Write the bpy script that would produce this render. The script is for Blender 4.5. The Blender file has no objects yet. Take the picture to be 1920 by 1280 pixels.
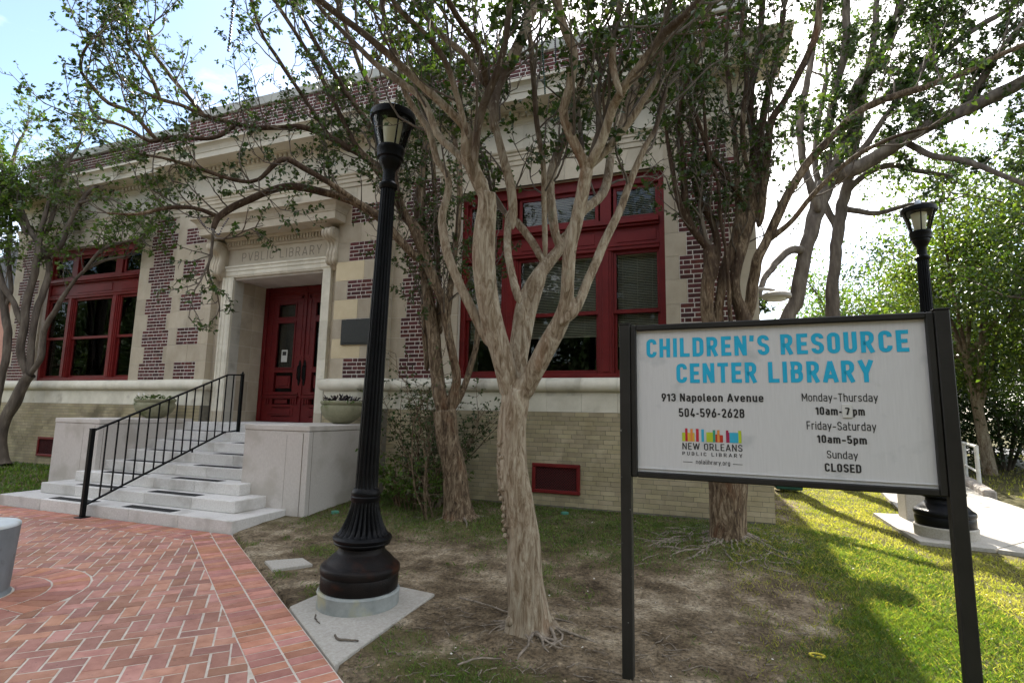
import bpy, bmesh, math, random
import numpy as np
from mathutils import Vector, Matrix
R=math.radians
S=bpy.context.scene
# ---------------------------------------------------------------- camera
YAW,PIT,ROL=R(20.6),R(7.58),R(1.06)
CAM=Vector((0.0,-8.046,1.3788))
cy,sy,cp,sp=math.cos(YAW),math.sin(YAW),math.cos(PIT),math.sin(PIT)
fwd=Vector((-sy*cp,cy*cp,sp)); rgt=Vector((cy,sy,0)); up=rgt.cross(fwd)
rr=rgt*math.cos(ROL)+up*math.sin(ROL); uu=up*math.cos(ROL)-rgt*math.sin(ROL)
cd=bpy.data.cameras.new('camera'); cam=bpy.data.objects.new('camera',cd); S.collection.objects.link(cam)
cam.matrix_world=Matrix(((rr.x,uu.x,-fwd.x,CAM.x),(rr.y,uu.y,-fwd.y,CAM.y),(rr.z,uu.z,-fwd.z,CAM.z),(0,0,0,1)))
cd.sensor_width=36; cd.lens=998.1/1920*36; cd.clip_end=2000; cd.clip_start=.05
S.camera=cam
# ---------------------------------------------------------------- world and sun
SUN_AZ,SUN_EL=R(-3.2),R(39.0)      # azimuth from +Y towards +X
w=bpy.data.worlds.new('World'); S.world=w; w.use_nodes=True
nt=w.node_tree; nt.nodes.clear()
def wn(t,**k):
    n=nt.nodes.new(t)
    for a,b in k.items(): setattr(n,a,b)
    return n
sky=wn('ShaderNodeTexSky',sky_type='NISHITA',sun_disc=False,sun_elevation=SUN_EL,sun_rotation=SUN_AZ,altitude=0,air_density=1.0,dust_density=1.0,ozone_density=1.6)
tc=wn('ShaderNodeTexCoord'); mp=wn('ShaderNodeMapping'); mp.inputs['Scale'].default_value=(1.0,1.0,2.6); mp.inputs['Location'].default_value=(3.1,.4,.2)
ns=wn('ShaderNodeTexNoise'); ns.inputs['Scale'].default_value=1.7; ns.inputs['Detail'].default_value=7; ns.inputs['Roughness'].default_value=.55
ramp=wn('ShaderNodeValToRGB'); ramp.color_ramp.elements[0].position=.43; ramp.color_ramp.elements[1].position=.72
mixc=wn('ShaderNodeMix',data_type='RGBA'); mixc.inputs[7].default_value=(13.2,12.7,12.0,1)
bg=wn('ShaderNodeBackground'); bg.inputs['Strength'].default_value=.11
ow=wn('ShaderNodeOutputWorld')
L=nt.links.new
L(tc.outputs['Generated'],mp.inputs[0]); L(mp.outputs[0],ns.inputs['Vector']); L(ns.outputs[0],ramp.inputs[0])
L(ramp.outputs[0],mixc.inputs[0]); L(sky.outputs[0],mixc.inputs[6]); L(mixc.outputs[2],bg.inputs[0]); L(bg.outputs[0],ow.inputs[0])
sl=bpy.data.lights.new('sun','SUN'); sl.energy=5.0; sl.angle=R(.6); sl.color=(1,.93,.82)
so=bpy.data.objects.new('sun',sl); S.collection.objects.link(so)
sd=Vector((math.sin(SUN_AZ)*math.cos(SUN_EL),math.cos(SUN_AZ)*math.cos(SUN_EL),math.sin(SUN_EL)))
so.rotation_euler=(-sd).to_track_quat('-Z','Y').to_euler()
S.view_settings.view_transform='Standard'; S.view_settings.look='None'; S.view_settings.gamma=1
S.view_settings.use_curve_mapping=False; S.view_settings.exposure=1.7
S.cycles.max_bounces=7; S.cycles.transparent_max_bounces=12
# ---------------------------------------------------------------- helpers
COL=S.collection
rnd=random.Random(7); rg=np.random.default_rng(11)
def tag(o,label=None,cat=None,group=None,kind=None):
    if label: o['label']=label
    if cat: o['category']=cat
    if group: o['group']=group
    if kind: o['kind']=kind
    return o
def empty(name,loc=(0,0,0),rz=0,label=None,cat=None,group=None,kind=None):
    o=bpy.data.objects.new(name,None); COL.objects.link(o); o.location=loc; o.rotation_euler=(0,0,rz); o.empty_display_size=.1
    return tag(o,label,cat,group,kind)
def link(name,me,parent=None,loc=None,mat=None,kind=None,label=None):
    o=bpy.data.objects.new(name,me); COL.objects.link(o)
    if loc is not None: o.location=loc
    if mat is not None and not me.materials: me.materials.append(mat)
    if parent is not None: o.parent=parent
    return tag(o,label,kind=kind)
class MB:
    def __init__(s): s.v=[]; s.f=[]; s.m=[]; s.mi=0
    def box(s,x0,x1,y0,y1,z0,z1):
        n=len(s.v); s.v+=[(x0,y0,z0),(x1,y0,z0),(x1,y1,z0),(x0,y1,z0),(x0,y0,z1),(x1,y0,z1),(x1,y1,z1),(x0,y1,z1)]
        F=[(0,3,2,1),(4,5,6,7),(0,1,5,4),(1,2,6,5),(2,3,7,6),(3,0,4,7)]
        s.f+=[tuple(i+n for i in q) for q in F]; s.m+=[s.mi]*6; return s
    def quad(s,*p):
        n=len(s.v); s.v+=[tuple(q) for q in p]; s.f.append(tuple(range(n,n+len(p)))); s.m.append(s.mi); return s
    def add(s,vs,fs):
        n=len(s.v); s.v+=[tuple(v) for v in vs]; s.f+=[tuple(i+n for i in q) for q in fs]; s.m+=[s.mi]*len(fs); return s
    def tube(s,pts,rad,k=8,cap=True):
        v,f=tube_arrays(np.array(pts,float),np.array(rad if hasattr(rad,'__len__') else [rad]*len(pts),float),k)
        s.add(v,f)
        if cap:
            n=len(s.v)-len(v); s.f.append(tuple(range(n+k-1,n-1,-1))); m=len(s.v)-k; s.f.append(tuple(range(m,m+k))); s.m+=[s.mi]*2
        return s
    def lathe(s,prof,k=32,c=(0,0,0),flute=None):
        vs=[];fs=[]
        for i,(r,z) in enumerate(prof):
            for j in range(k):
                a=2*math.pi*j/k; q=r
                if flute and flute[0]<=z<=flute[1] and flute[2]: q=r*(1-flute[3]*(.5+.5*math.cos(flute[2]*a))**2)
                vs.append((c[0]+q*math.cos(a),c[1]+q*math.sin(a),c[2]+z))
        for i in range(len(prof)-1):
            for j in range(k):
                a=i*k+j;b=i*k+(j+1)%k; fs.append((a,b,b+k,a+k))
        fs.append(tuple(range(k-1,-1,-1))); m=(len(prof)-1)*k; fs.append(tuple(range(m,m+k)))
        return s.add(vs,fs)
    def prism(s,poly,axis,a0,a1):
        # poly: list of 2D points; axis 'x': poly is (y,z); 'z': poly is (x,y); 'y': (x,z)
        n=len(poly)
        def P(p,a): return {'x':(a,p[0],p[1]),'y':(p[0],a,p[1]),'z':(p[0],p[1],a)}[axis]
        vs=[P(p,a0) for p in poly]+[P(p,a1) for p in poly]
        fs=[(i,(i+1)%n,(i+1)%n+n,i+n) for i in range(n)]+[tuple(range(n-1,-1,-1)),tuple(range(n,2*n))]
        return s.add(vs,fs)
    def mesh(s,name,mats,smooth=False,fix=True):
        me=bpy.data.meshes.new(name); me.from_pydata(s.v,[],s.f)
        for m in (mats if isinstance(mats,(list,tuple)) else [mats]): me.materials.append(m)
        if isinstance(mats,(list,tuple)) and len(mats)>1: me.polygons.foreach_set('material_index',s.m)
        if fix:
            bm=bmesh.new(); bm.from_mesh(me); bmesh.ops.recalc_face_normals(bm,faces=bm.faces); bm.to_mesh(me); bm.free()
        if smooth: me.shade_smooth()
        me.update(); return me
    def build(s,name,mats,parent=None,kind=None,label=None,smooth=False,bevel=0,loc=None,fix=True,seg=1):
        o=link(name,s.mesh(name,mats,smooth,fix),parent,loc,kind=kind,label=label)
        if bevel:
            b=o.modifiers.new('bevel','BEVEL'); b.width=bevel; b.segments=seg; b.limit_method='ANGLE'; b.angle_limit=R(40)
        if smooth and not bevel: smooth_by_angle(o)
        return o
def smooth_by_angle(o,a=40):
    me=o.data
    bm=bmesh.new(); bm.from_mesh(me)
    for e in bm.edges:
        if len(e.link_faces)==2 and e.calc_face_angle(0)>R(a): e.smooth=False
    bm.to_mesh(me); bm.free()
def tube_arrays(P,rad,k,lump=0,seed=0):
    n=len(P); T=np.gradient(P,axis=0); T/=np.linalg.norm(T,axis=1)[:,None]+1e-9
    u=np.cross(T[0],[0,0,1.]); 
    if np.linalg.norm(u)<.1: u=np.cross(T[0],[1.,0,0])
    u/=np.linalg.norm(u); U=[u]
    for i in range(1,n):
        u=U[-1]-T[i]*np.dot(U[-1],T[i]); u/=np.linalg.norm(u)+1e-9; U.append(u)
    U=np.array(U); V=np.cross(T,U)
    a=np.arange(k)*2*np.pi/k
    rr=np.repeat(rad[:,None],k,1)
    if lump:
        s=np.cumsum(np.r_[0,np.linalg.norm(np.diff(P,axis=0),axis=1)])
        for m,am,fr in ((2,.55,1.3),(3,.5,2.1),(5,.33,3.3),(8,.2,6.5)):
            ph=(seed*1.7+m)%6.28
            rr=rr*(1+lump*am*np.sin(m*a[None,:]+ph+np.sin(s[:,None]*fr+ph)*1.6)*(.6+.4*np.sin(s[:,None]*fr*1.7+m)))
    pos=P[:,None,:]+rr[:,:,None]*(np.cos(a)[None,:,None]*U[:,None,:]+np.sin(a)[None,:,None]*V[:,None,:])
    i=np.arange(n-1)[:,None]*k; j=np.arange(k)[None,:]; j2=(j+1)%k
    F=np.stack([i+j,i+j2,i+j2+k,i+j+k],-1).reshape(-1,4)
    return pos.reshape(-1,3),F
def np_mesh(name,V,F,mat,smooth=False,attrs=None):
    V=np.asarray(V,dtype=np.float32); F=np.asarray(F,dtype=np.int32); k=F.shape[1]
    me=bpy.data.meshes.new(name); me.vertices.add(len(V)); me.vertices.foreach_set('co',V.ravel())
    me.loops.add(F.size); me.loops.foreach_set('vertex_index',F.ravel())
    me.polygons.add(len(F)); me.polygons.foreach_set('loop_start',np.arange(len(F),dtype=np.int32)*k)
    if smooth: me.polygons.foreach_set('use_smooth',np.ones(len(F),dtype=bool))
    me.materials.append(mat)
    if attrs:
        for n,a in attrs.items():
            at=me.attributes.new(n,'FLOAT','POINT'); at.data.foreach_set('value',np.asarray(a,dtype=np.float32))
    me.update(calc_edges=True); return me
# numpy value noise
_perm=rg.random((256,256))
def vnoise(x,y):
    xi=np.floor(x).astype(int);yi=np.floor(y).astype(int);xf=x-xi;yf=y-yi
    xf=xf*xf*(3-2*xf);yf=yf*yf*(3-2*yf)
    g=lambda a,b:_perm[a%256,b%256]
    return (g(xi,yi)*(1-xf)+g(xi+1,yi)*xf)*(1-yf)+(g(xi,yi+1)*(1-xf)+g(xi+1,yi+1)*xf)*yf
def fbm(x,y,o=4):
    r=0;a=.5;t=0
    for i in range(o): r=r+a*vnoise(x*2**i+i*17.3,y*2**i+i*9.1);t+=a;a*=.5
    return r/t
# ---------------------------------------------------------------- materials
def M(name,c1,c2=None,scale=6,rough=.8,bump=0,bscale=40,rand=0,hue=0,island=False,metal=0,spec=.4,stain=None,stretch=None,detail=5,c3=None,coat=0):
    m=bpy.data.materials.new(name); m.use_nodes=True; n=m.node_tree; N=n.nodes; K=n.links.new
    b=N['Principled BSDF']; b.inputs['Roughness'].default_value=rough; b.inputs['Metallic'].default_value=metal
    b.inputs['Specular IOR Level'].default_value=spec; b.inputs['Coat Weight'].default_value=coat
    geo=N.new('ShaderNodeNewGeometry'); vec=geo.outputs['Position']
    if stretch:
        mp=N.new('ShaderNodeMapping'); mp.inputs['Scale'].default_value=stretch; K(vec,mp.inputs[0]); vec=mp.outputs[0]
    nz=N.new('ShaderNodeTexNoise'); nz.inputs['Scale'].default_value=scale; nz.inputs['Detail'].default_value=detail; nz.inputs['Roughness'].default_value=.62; K(vec,nz.inputs['Vector'])
    rp=N.new('ShaderNodeValToRGB'); e=rp.color_ramp.elements; e[0].position=.32; e[1].position=.68
    e[0].color=(*c1,1); e[1].color=(*(c2 or c1),1)
    if c3: q=rp.color_ramp.elements.new(.5); q.color=(*c3,1)
    K(nz.outputs[0],rp.inputs[0]); col=rp.outputs[0]
    if stain:
        n2=N.new('ShaderNodeTexNoise'); n2.inputs['Scale'].default_value=stain[1]; n2.inputs['Detail'].default_value=8; K(geo.outputs['Position'],n2.inputs['Vector'])
        r2=N.new('ShaderNodeValToRGB'); r2.color_ramp.elements[0].position=stain[2]; r2.color_ramp.elements[1].position=stain[2]+.14; K(n2.outputs[0],r2.inputs[0])
        mx=N.new('ShaderNodeMix'); mx.data_type='RGBA'; mx.inputs[7].default_value=(*stain[0],1); K(r2.outputs[0],mx.inputs[0]); K(col,mx.inputs[6]); col=mx.outputs[2]
    if rand or hue:
        oi=N.new('ShaderNodeObjectInfo'); v=oi.outputs['Random']
        if island:
            ad=N.new('ShaderNodeMath'); ad.operation='ADD'; K(v,ad.inputs[0]); K(geo.outputs['Random Per Island'],ad.inputs[1])
            fr=N.new('ShaderNodeMath'); fr.operation='FRACT'; K(ad.outputs[0],fr.inputs[0]); v=fr.outputs[0]
        hs=N.new('ShaderNodeHueSaturation'); K(col,hs.inputs['Color'])
        mr=N.new('ShaderNodeMapRange'); mr.inputs[3].default_value=1-rand; mr.inputs[4].default_value=1+rand; K(v,mr.inputs[0]); K(mr.outputs[0],hs.inputs['Value'])
        if hue:
            wn_=N.new('ShaderNodeTexWhiteNoise'); wn_.noise_dimensions='1D'; K(v,wn_.inputs['W'])
            mh=N.new('ShaderNodeMapRange'); mh.inputs[3].default_value=.5-hue; mh.inputs[4].default_value=.5+hue; K(wn_.outputs[0],mh.inputs[0]); K(mh.outputs[0],hs.inputs['Hue'])
            ms=N.new('ShaderNodeMapRange'); ms.inputs[3].default_value=1-hue*9; ms.inputs[4].default_value=1+hue*4; K(wn_.outputs[0],ms.inputs[0]); K(ms.outputs[0],hs.inputs['Saturation'])
        col=hs.outputs[0]
    K(col,b.inputs['Base Color'])
    if bump:
        n3=N.new('ShaderNodeTexNoise'); n3.inputs['Scale'].default_value=bscale; n3.inputs['Detail'].default_value=6; K(vec,n3.inputs['Vector'])
        bp=N.new('ShaderNodeBump'); bp.inputs['Strength'].default_value=bump; bp.inputs['Distance'].default_value=.01; K(n3.outputs[0],bp.inputs['Height']); K(bp.outputs[0],b.inputs['Normal'])
    return m
def Mleaf(name,c1,c2,trans=.35,scale=1.2,hue=.02,rand=.35):
    m=M(name,c1,c2,scale=scale,rough=.45,rand=rand,hue=hue,island=True,spec=.35)
    n=m.node_tree;N=n.nodes;b=N['Principled BSDF'];src=b.inputs['Base Color'].links[0].from_socket
    t=N.new('ShaderNodeBsdfTranslucent'); g=N.new('ShaderNodeMix'); g.data_type='RGBA'; g.blend_type='MULTIPLY'; g.inputs[0].default_value=1; g.inputs[7].default_value=(1.5,1.6,.55,1)
    n.links.new(src,g.inputs[6]); n.links.new(g.outputs[2],t.inputs[0])
    mx=N.new('ShaderNodeMixShader'); mx.inputs[0].default_value=trans
    n.links.new(b.outputs[0],mx.inputs[1]); n.links.new(t.outputs[0],mx.inputs[2]); n.links.new(mx.outputs[0],N['Material Output'].inputs[0])
    return m
def Mglass(name,tint=(.8,.85,.85),ior=1.5,extra=.0,rough=.02):
    m=bpy.data.materials.new(name); m.use_nodes=True; n=m.node_tree;N=n.nodes;N.clear()
    o=N.new('ShaderNodeOutputMaterial');t=N.new('ShaderNodeBsdfTransparent');t.inputs[0].default_value=(*tint,1)
    g=N.new('ShaderNodeBsdfGlossy');g.inputs['Roughness'].default_value=rough
    f=N.new('ShaderNodeFresnel');f.inputs[0].default_value=ior
    a=N.new('ShaderNodeMath');a.operation='ADD';a.inputs[1].default_value=extra;n.links.new(f.outputs[0],a.inputs[0])
    nz=N.new('ShaderNodeTexNoise');nz.inputs['Scale'].default_value=1.3
    bp=N.new('ShaderNodeBump');bp.inputs['Strength'].default_value=.03;bp.inputs['Distance'].default_value=.05;n.links.new(nz.outputs[0],bp.inputs['Height']);n.links.new(bp.outputs[0],g.inputs['Normal'])
    mx=N.new('ShaderNodeMixShader');n.links.new(a.outputs[0],mx.inputs[0]);n.links.new(t.outputs[0],mx.inputs[1]);n.links.new(g.outputs[0],mx.inputs[2]);n.links.new(mx.outputs[0],o.inputs[0])
    return m
BUFF=M('buff_stone',(.35,.30,.22),(.45,.395,.305),scale=3,rough=.85,bump=.25,bscale=90,rand=.10,stain=((.24,.215,.165),1.1,.62),stretch=(1,1,.6))
BUFF2=M('buff_moulding_stone',(.40,.35,.265),(.50,.445,.35),scale=3,rough=.85,bump=.2,bscale=90,rand=.08,stain=((.2,.185,.15),1.4,.64))
PALE=M('pale_frieze_stone',(.47,.435,.355),(.57,.53,.44),scale=2.2,rough=.85,bump=.15,bscale=90,rand=.06,stain=((.28,.26,.22),1.3,.66))
NEWST=M('replaced_yellow_stone',(.56,.47,.30),(.63,.54,.36),scale=4,rough=.85,bump=.15,bscale=90,rand=.05)
CREAM=M('cream_limestone',(.55,.52,.42),(.67,.635,.53),scale=4,rough=.75,bump=.2,bscale=60,rand=.08,stain=((.36,.33,.26),2.2,.6))
MORT=M('white_mortar',(.60,.57,.52),(.72,.69,.64),scale=20,rough=.95)
MORTD=M('grey_mortar',(.13,.12,.095),(.18,.165,.13),scale=20,rough=.95)
MORTS=M('stone_mortar',(.52,.48,.41),(.62,.58,.50),scale=20,rough=.95)
RBRK=M('maroon_brick',(.05,.011,.010),(.095,.019,.015),scale=18,rough=.75,bump=.4,bscale=120,rand=.45,hue=.012,island=True)
TBRK=M('tan_brick',(.27,.225,.13),(.38,.325,.205),scale=2.5,rough=.8,bump=.25,bscale=120,rand=.13,hue=.006,island=True,stain=((.15,.125,.07),1.3,.57))
PAVER=M('clay_paver',(.29,.13,.095),(.41,.21,.155),scale=9,rough=.9,bump=.5,bscale=110,rand=.25,hue=.011,island=True,stain=((.13,.08,.065),34,.64),c3=(.36,.175,.125))
PAVERR=M('red_clay_paver',(.34,.135,.09),(.46,.21,.15),scale=9,rough=.9,bump=.5,bscale=110,rand=.24,hue=.014,island=True,stain=((.15,.085,.065),34,.66))
PMORT=M('paver_mortar',(.42,.375,.31),(.60,.55,.48),scale=14,rough=.95,bump=.4,bscale=80,stain=((.2,.17,.13),5,.66))
STEPM=M('step_granite',(.50,.48,.455),(.63,.615,.585),scale=45,rough=.8,bump=.35,bscale=140,rand=.11,stain=((.42,.40,.37),2.4,.54))
CHEEK=M('cheek_wall_concrete',(.47,.435,.40),(.55,.515,.475),scale=70,rough=.85,bump=.25,bscale=160,stain=((.42,.385,.34),2.2,.52),rand=.04,stretch=(1,1,.45))
CONC=M('pale_concrete',(.30,.28,.245),(.41,.39,.345),scale=50,rough=.9,bump=.4,bscale=150,stain=((.26,.24,.20),3,.60))
GALV=M('weathered_footing',(.20,.22,.215),(.30,.32,.31),scale=9,rough=.7,bump=.15,bscale=90,stain=((.33,.32,.21),4,.56))
BOLL=M('bollard_paint',(.13,.15,.16),(.21,.235,.25),scale=4,rough=.7,bump=.3,bscale=60,stain=((.07,.075,.08),6,.60),stretch=(1,1,.5))
BOLLT=M('bollard_top_paint',(.42,.46,.47),(.55,.59,.59),scale=7,rough=.7,bump=.3,bscale=60,stain=((.42,.42,.38),9,.62))
RED=M('red_paint',(.105,.006,.006),(.15,.010,.009),scale=4,rough=.5,bump=.08,bscale=90,spec=.25)
REDD=M('door_red_paint',(.08,.004,.005),(.115,.007,.007),scale=5,rough=.45,bump=.08,bscale=90,spec=.3)
IRON=M('black_iron',(.0025,.0027,.0032),(.006,.0062,.007),scale=7,rough=.33,bump=.3,bscale=110,spec=.12)
RUST=M('rusty_black_iron',(.005,.0045,.0045),(.012,.009,.008),scale=7,rough=.42,bump=.35,bscale=90,spec=.12,stain=((.03,.011,.006),6,.55))
BRONZE=M('dark_bronze_frame',(.012,.0115,.0095),(.020,.0185,.016),scale=5,rough=.5,spec=.25)
BRCHIP=M('chipped_bronze_post',(.014,.013,.010),(.022,.020,.017),scale=5,rough=.55,spec=.25,stain=((.5,.5,.48),38,.685))
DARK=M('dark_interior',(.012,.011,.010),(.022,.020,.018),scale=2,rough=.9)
BLIND=M('blind_slats',(.60,.52,.40),(.72,.64,.52),scale=5,rough=.6,rand=.1)
ROOFM=M('coping_metal',(.30,.30,.27),(.38,.38,.34),scale=3,rough=.6,stain=((.22,.22,.2),2,.6))
PAINTW=M('sign_white',(.49,.49,.485),(.53,.53,.525),scale=120,rough=.6,stretch=(1,1,.06),stain=((.40,.41,.41),6,.6),spec=.25)
BLUE=M('sign_blue',(.008,.33,.52),(.012,.36,.56),scale=12,rough=.5)
INK=M('sign_black',(.012,.012,.012),(.02,.02,.02),scale=12,rough=.5)
GLASS=Mglass('window_glass',(.85,.88,.86),1.36); GLASSL=Mglass('lamp_glass',(.90,.90,.88),1.35,.0,.12)
def Mbark(name,stops,warm,wpos,moss):
    m=bpy.data.materials.new(name); m.use_nodes=True; n=m.node_tree; N=n.nodes; K=n.links.new; b=N['Principled BSDF']; b.inputs['Roughness'].default_value=.88; b.inputs['Specular IOR Level'].default_value=.2
    tc=N.new('ShaderNodeNewGeometry')
    def noise(s,det,st,dist=0,rgh=.62):
        mp=N.new('ShaderNodeMapping'); mp.inputs['Scale'].default_value=st; K(tc.outputs['Position'],mp.inputs[0]); q=N.new('ShaderNodeTexNoise'); q.inputs['Scale'].default_value=s; q.inputs['Detail'].default_value=det; q.inputs['Distortion'].default_value=dist; q.inputs['Roughness'].default_value=rgh; K(mp.outputs[0],q.inputs['Vector']); return q
    a=noise(20,10,(1,1,.22),1.2,.72); r=N.new('ShaderNodeValToRGB')
    while len(r.color_ramp.elements)<len(stops): r.color_ramp.elements.new(.5)
    for e,(p,c) in zip(r.color_ramp.elements,stops): e.position=p; e.color=(*c,1)
    K(a.outputs[0],r.inputs[0]); col=r.outputs[0]
    for (c,sc,st,p,w_) in ((warm,2.3,(1,1,.3),wpos,.10),(moss,3.1,(1,1,.4),.62,.12)):
        q=noise(sc,6,st,.5); rp=N.new('ShaderNodeValToRGB'); rp.color_ramp.elements[0].position=p; rp.color_ramp.elements[1].position=p+w_; rp.color_ramp.elements[1].color=(.75,.75,.75,1); K(q.outputs[0],rp.inputs[0])
        mx=N.new('ShaderNodeMix'); mx.data_type='RGBA'; mx.inputs[7].default_value=(*c,1); K(rp.outputs[0],mx.inputs[0]); K(col,mx.inputs[6]); col=mx.outputs[2]
    q=noise(.85,4,(1,1,.55),.4,.5); rp=N.new('ShaderNodeValToRGB'); rp.color_ramp.elements[0].position=.55; rp.color_ramp.elements[1].position=.63; rp.color_ramp.elements[1].color=(.8,.8,.8,1)
    sx=N.new('ShaderNodeSeparateXYZ'); K(tc.outputs['Position'],sx.inputs[0]); mr=N.new('ShaderNodeMapRange'); mr.inputs[1].default_value=1.8; mr.inputs[2].default_value=4.6; mr.inputs[3].default_value=-.02; mr.inputs[4].default_value=.13; K(sx.outputs[2],mr.inputs[0]); a2=N.new('ShaderNodeMath'); a2.operation='ADD'; K(q.outputs[0],a2.inputs[0]); K(mr.outputs[0],a2.inputs[1]); K(a2.outputs[0],rp.inputs[0])
    mx=N.new('ShaderNodeMix'); mx.data_type='RGBA'; mx.inputs[7].default_value=(.045,.026,.017,1); K(rp.outputs[0],mx.inputs[0]); K(col,mx.inputs[6]); col=mx.outputs[2]
    # small pale flakes where old bark has peeled
    v=N.new('ShaderNodeTexVoronoi'); v.inputs['Scale'].default_value=26; mp=N.new('ShaderNodeMapping'); mp.inputs['Scale'].default_value=(1,1,.35); K(tc.outputs['Position'],mp.inputs[0]); K(mp.outputs[0],v.inputs['Vector'])
    rp=N.new('ShaderNodeValToRGB'); rp.color_ramp.elements[0].position=.10; rp.color_ramp.elements[1].position=.2; rp.color_ramp.elements[0].color=(.5,.5,.5,1); rp.color_ramp.elements[1].color=(0,0,0,1); K(v.outputs['Distance'],rp.inputs[0])
    mx=N.new('ShaderNodeMix'); mx.data_type='RGBA'; mx.inputs[7].default_value=(*stops[-1][1],1); K(rp.outputs[0],mx.inputs[0]); K(col,mx.inputs[6]); K(mx.outputs[2],b.inputs['Base Color'])
    h=noise(30,8,(1,1,.2),1.0,.7); ad=N.new('ShaderNodeMath'); ad.operation='ADD'; K(h.outputs[0],ad.inputs[0]); K(a.outputs[0],ad.inputs[1])
    bp=N.new('ShaderNodeBump'); bp.inputs['Strength'].default_value=1; bp.inputs['Distance'].default_value=.022; K(ad.outputs[0],bp.inputs['Height']); K(bp.outputs[0],b.inputs['Normal'])
    return m
BARK=Mbark('crape_myrtle_bark',[(.33,(.10,.068,.042)),(.43,(.21,.155,.10)),(.50,(.30,.24,.17)),(.58,(.38,.325,.24)),(.70,(.49,.44,.35))],(.22,.11,.055),.60,(.13,.14,.085))
BARKD=M('dark_bark',(.055,.044,.035),(.16,.135,.105),scale=8,rough=.9,bump=.8,bscale=40,stretch=(1,1,.25),c3=(.10,.08,.062))
BARKW=Mbark('brown_bark',[(.36,(.035,.023,.014)),(.46,(.10,.068,.042)),(.54,(.185,.135,.085)),(.64,(.31,.245,.17))],(.13,.06,.03),.58,(.20,.19,.15))
ROOTM=M('root_bark',(.09,.072,.054),(.27,.225,.175),scale=25,rough=.9,bump=.6,bscale=60)
LEAF=Mleaf('myrtle_leaf',(.020,.042,.012),(.055,.088,.022),.35)
LEAFY=Mleaf('young_leaf',(.05,.095,.015),(.10,.16,.03),.45)
LEAFB=Mleaf('sunlit_leaf',(.05,.085,.018),(.12,.16,.03),.5)
LEAFK=Mleaf('evergreen_leaf',(.018,.036,.010),(.04,.07,.016),.25)
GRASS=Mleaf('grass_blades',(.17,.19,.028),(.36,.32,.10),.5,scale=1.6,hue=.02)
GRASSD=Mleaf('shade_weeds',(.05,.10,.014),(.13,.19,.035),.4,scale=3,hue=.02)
# ---------------------------------------------------------------- projection helper (only to choose which repeats are big in view)
def seen(p):
    v=Vector(p)-CAM; d=v.dot(fwd)
    if d<.3: return None
    x=v.dot(rr)/d*998.1; y=v.dot(uu)/d*998.1
    return (d,x,y) if abs(x)<980 and abs(y)<660 else None
_cubes={}
def cube_of(mat):
    if mat.name not in _cubes: _cubes[mat.name]=MB().box(-.5,.5,-.5,.5,-.5,.5).mesh('piece_'+mat.name,mat)
    return _cubes[mat.name]
def piece(name,x0,x1,y0,y1,z0,z1,mat,parent,label=None):
    o=bpy.data.objects.new(name,cube_of(mat)); COL.objects.link(o); o.parent=parent
    o.location=((x0+x1)/2,(y0+y1)/2,(z0+z1)/2); o.scale=(x1-x0,y1-y0,z1-z0)
    if label: o['label']=label
    return o
# ---------------------------------------------------------------- ground
PSC=1.13
PE0=np.array([-4.93,-3.46]); PU=np.array([math.cos(R(-34.3)),math.sin(R(-34.3))]); PN=np.array([PU[1],-PU[0]])  # PN points to the paved side
def pave_d(x,y):   # metres inside the diagonal edge of the paving
    return (x-PE0[0]*PSC)*PN[0]+(y-(PE0[1]*PSC+1.046))*PN[1]
TREES_XY=[(-1.235,-4.21),(-3.23,-1.41),(.15,-1.32)]
def ss(a,b,x): t=np.clip((x-a)/(b-a),0,1); return t*t*(3-2*t)
def lawn_mask(x,y):
    n=fbm(x*1.3+5,y*1.3+3,4); n2=fbm(x*5,y*5,3)
    lawn=ss(.25,1.35,x+(y+1)*-.10+(n-.5)*1.3)*ss(-9,-6.5,y+x*.2+3)
    moss=.62*ss(-3.3,-1.6,y)*ss(.8,-.2,x-.6)
    patch=ss(.52,.66,n*.75+n2*.25)*.75
    g=.95*np.exp(-(((x+1.4)/.62)**2+((y+4.98)/.3)**2))+.75*np.exp(-(((x+.1)/.8)**2+((y+5.15)/.28)**2))+.65*np.exp(-(((x+4.05)/.4)**2+((y+3.0)/.28)**2))+.5*np.exp(-(((x+3.4)/.35)**2+((y+3.5)/.22)**2))
    m=np.maximum.reduce([lawn,moss*(.45+.9*n),patch*.6,g*(.5+n)])
    far=ss(4.5,8,x)*ss(3,9,y); left=.6*ss(-9.3,-10,x)
    m=np.maximum(m,left*(.4+n)); bare=np.exp(-(((x-1.1)/.5)**2+((y-2.2)/.6)**2))
    return np.clip(m*(1-.8*bare)*(1-.25*far),0,1)
def ground_h(x,y):
    base=-.185+.165*ss(-3.3,-.7,y)*np.where(y>0,ss(6,0,y),1)*ss(2.4,.7,x)
    h=(fbm(x*3,y*3,4)-.5)*.035
    for a,b in TREES_XY: h=h+.05*np.exp(-((x-a)**2+(y-b)**2)/.16)
    h=h+.05*np.exp(-((x-.3)**2+(y+1.35)**2)/.5)
    paved=(pave_d(x,y)>-.02)&(y<-2.80)
    nearp=ss(.0,-.16,pave_d(x,y)); h=np.where(y<-2.7,h*nearp-.006*(1-nearp),h)
    near=ss(9,5,np.abs(x+1))
    walk=(x>2.1)&(x<6.2)&(y>-.6)&(y<9)
    h=np.where(walk,np.minimum(h,-.004),h*(.4+.6*near))
    return base+np.where(paved,-.09,h)
xs=np.unique(np.r_[-500,-200,-90,-50,-35,-26,np.arange(-20,-5.5,.4),np.arange(-5.5,5.2,.05),np.arange(5.2,16,.35),20,28,40,60,120,260,500])
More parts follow.
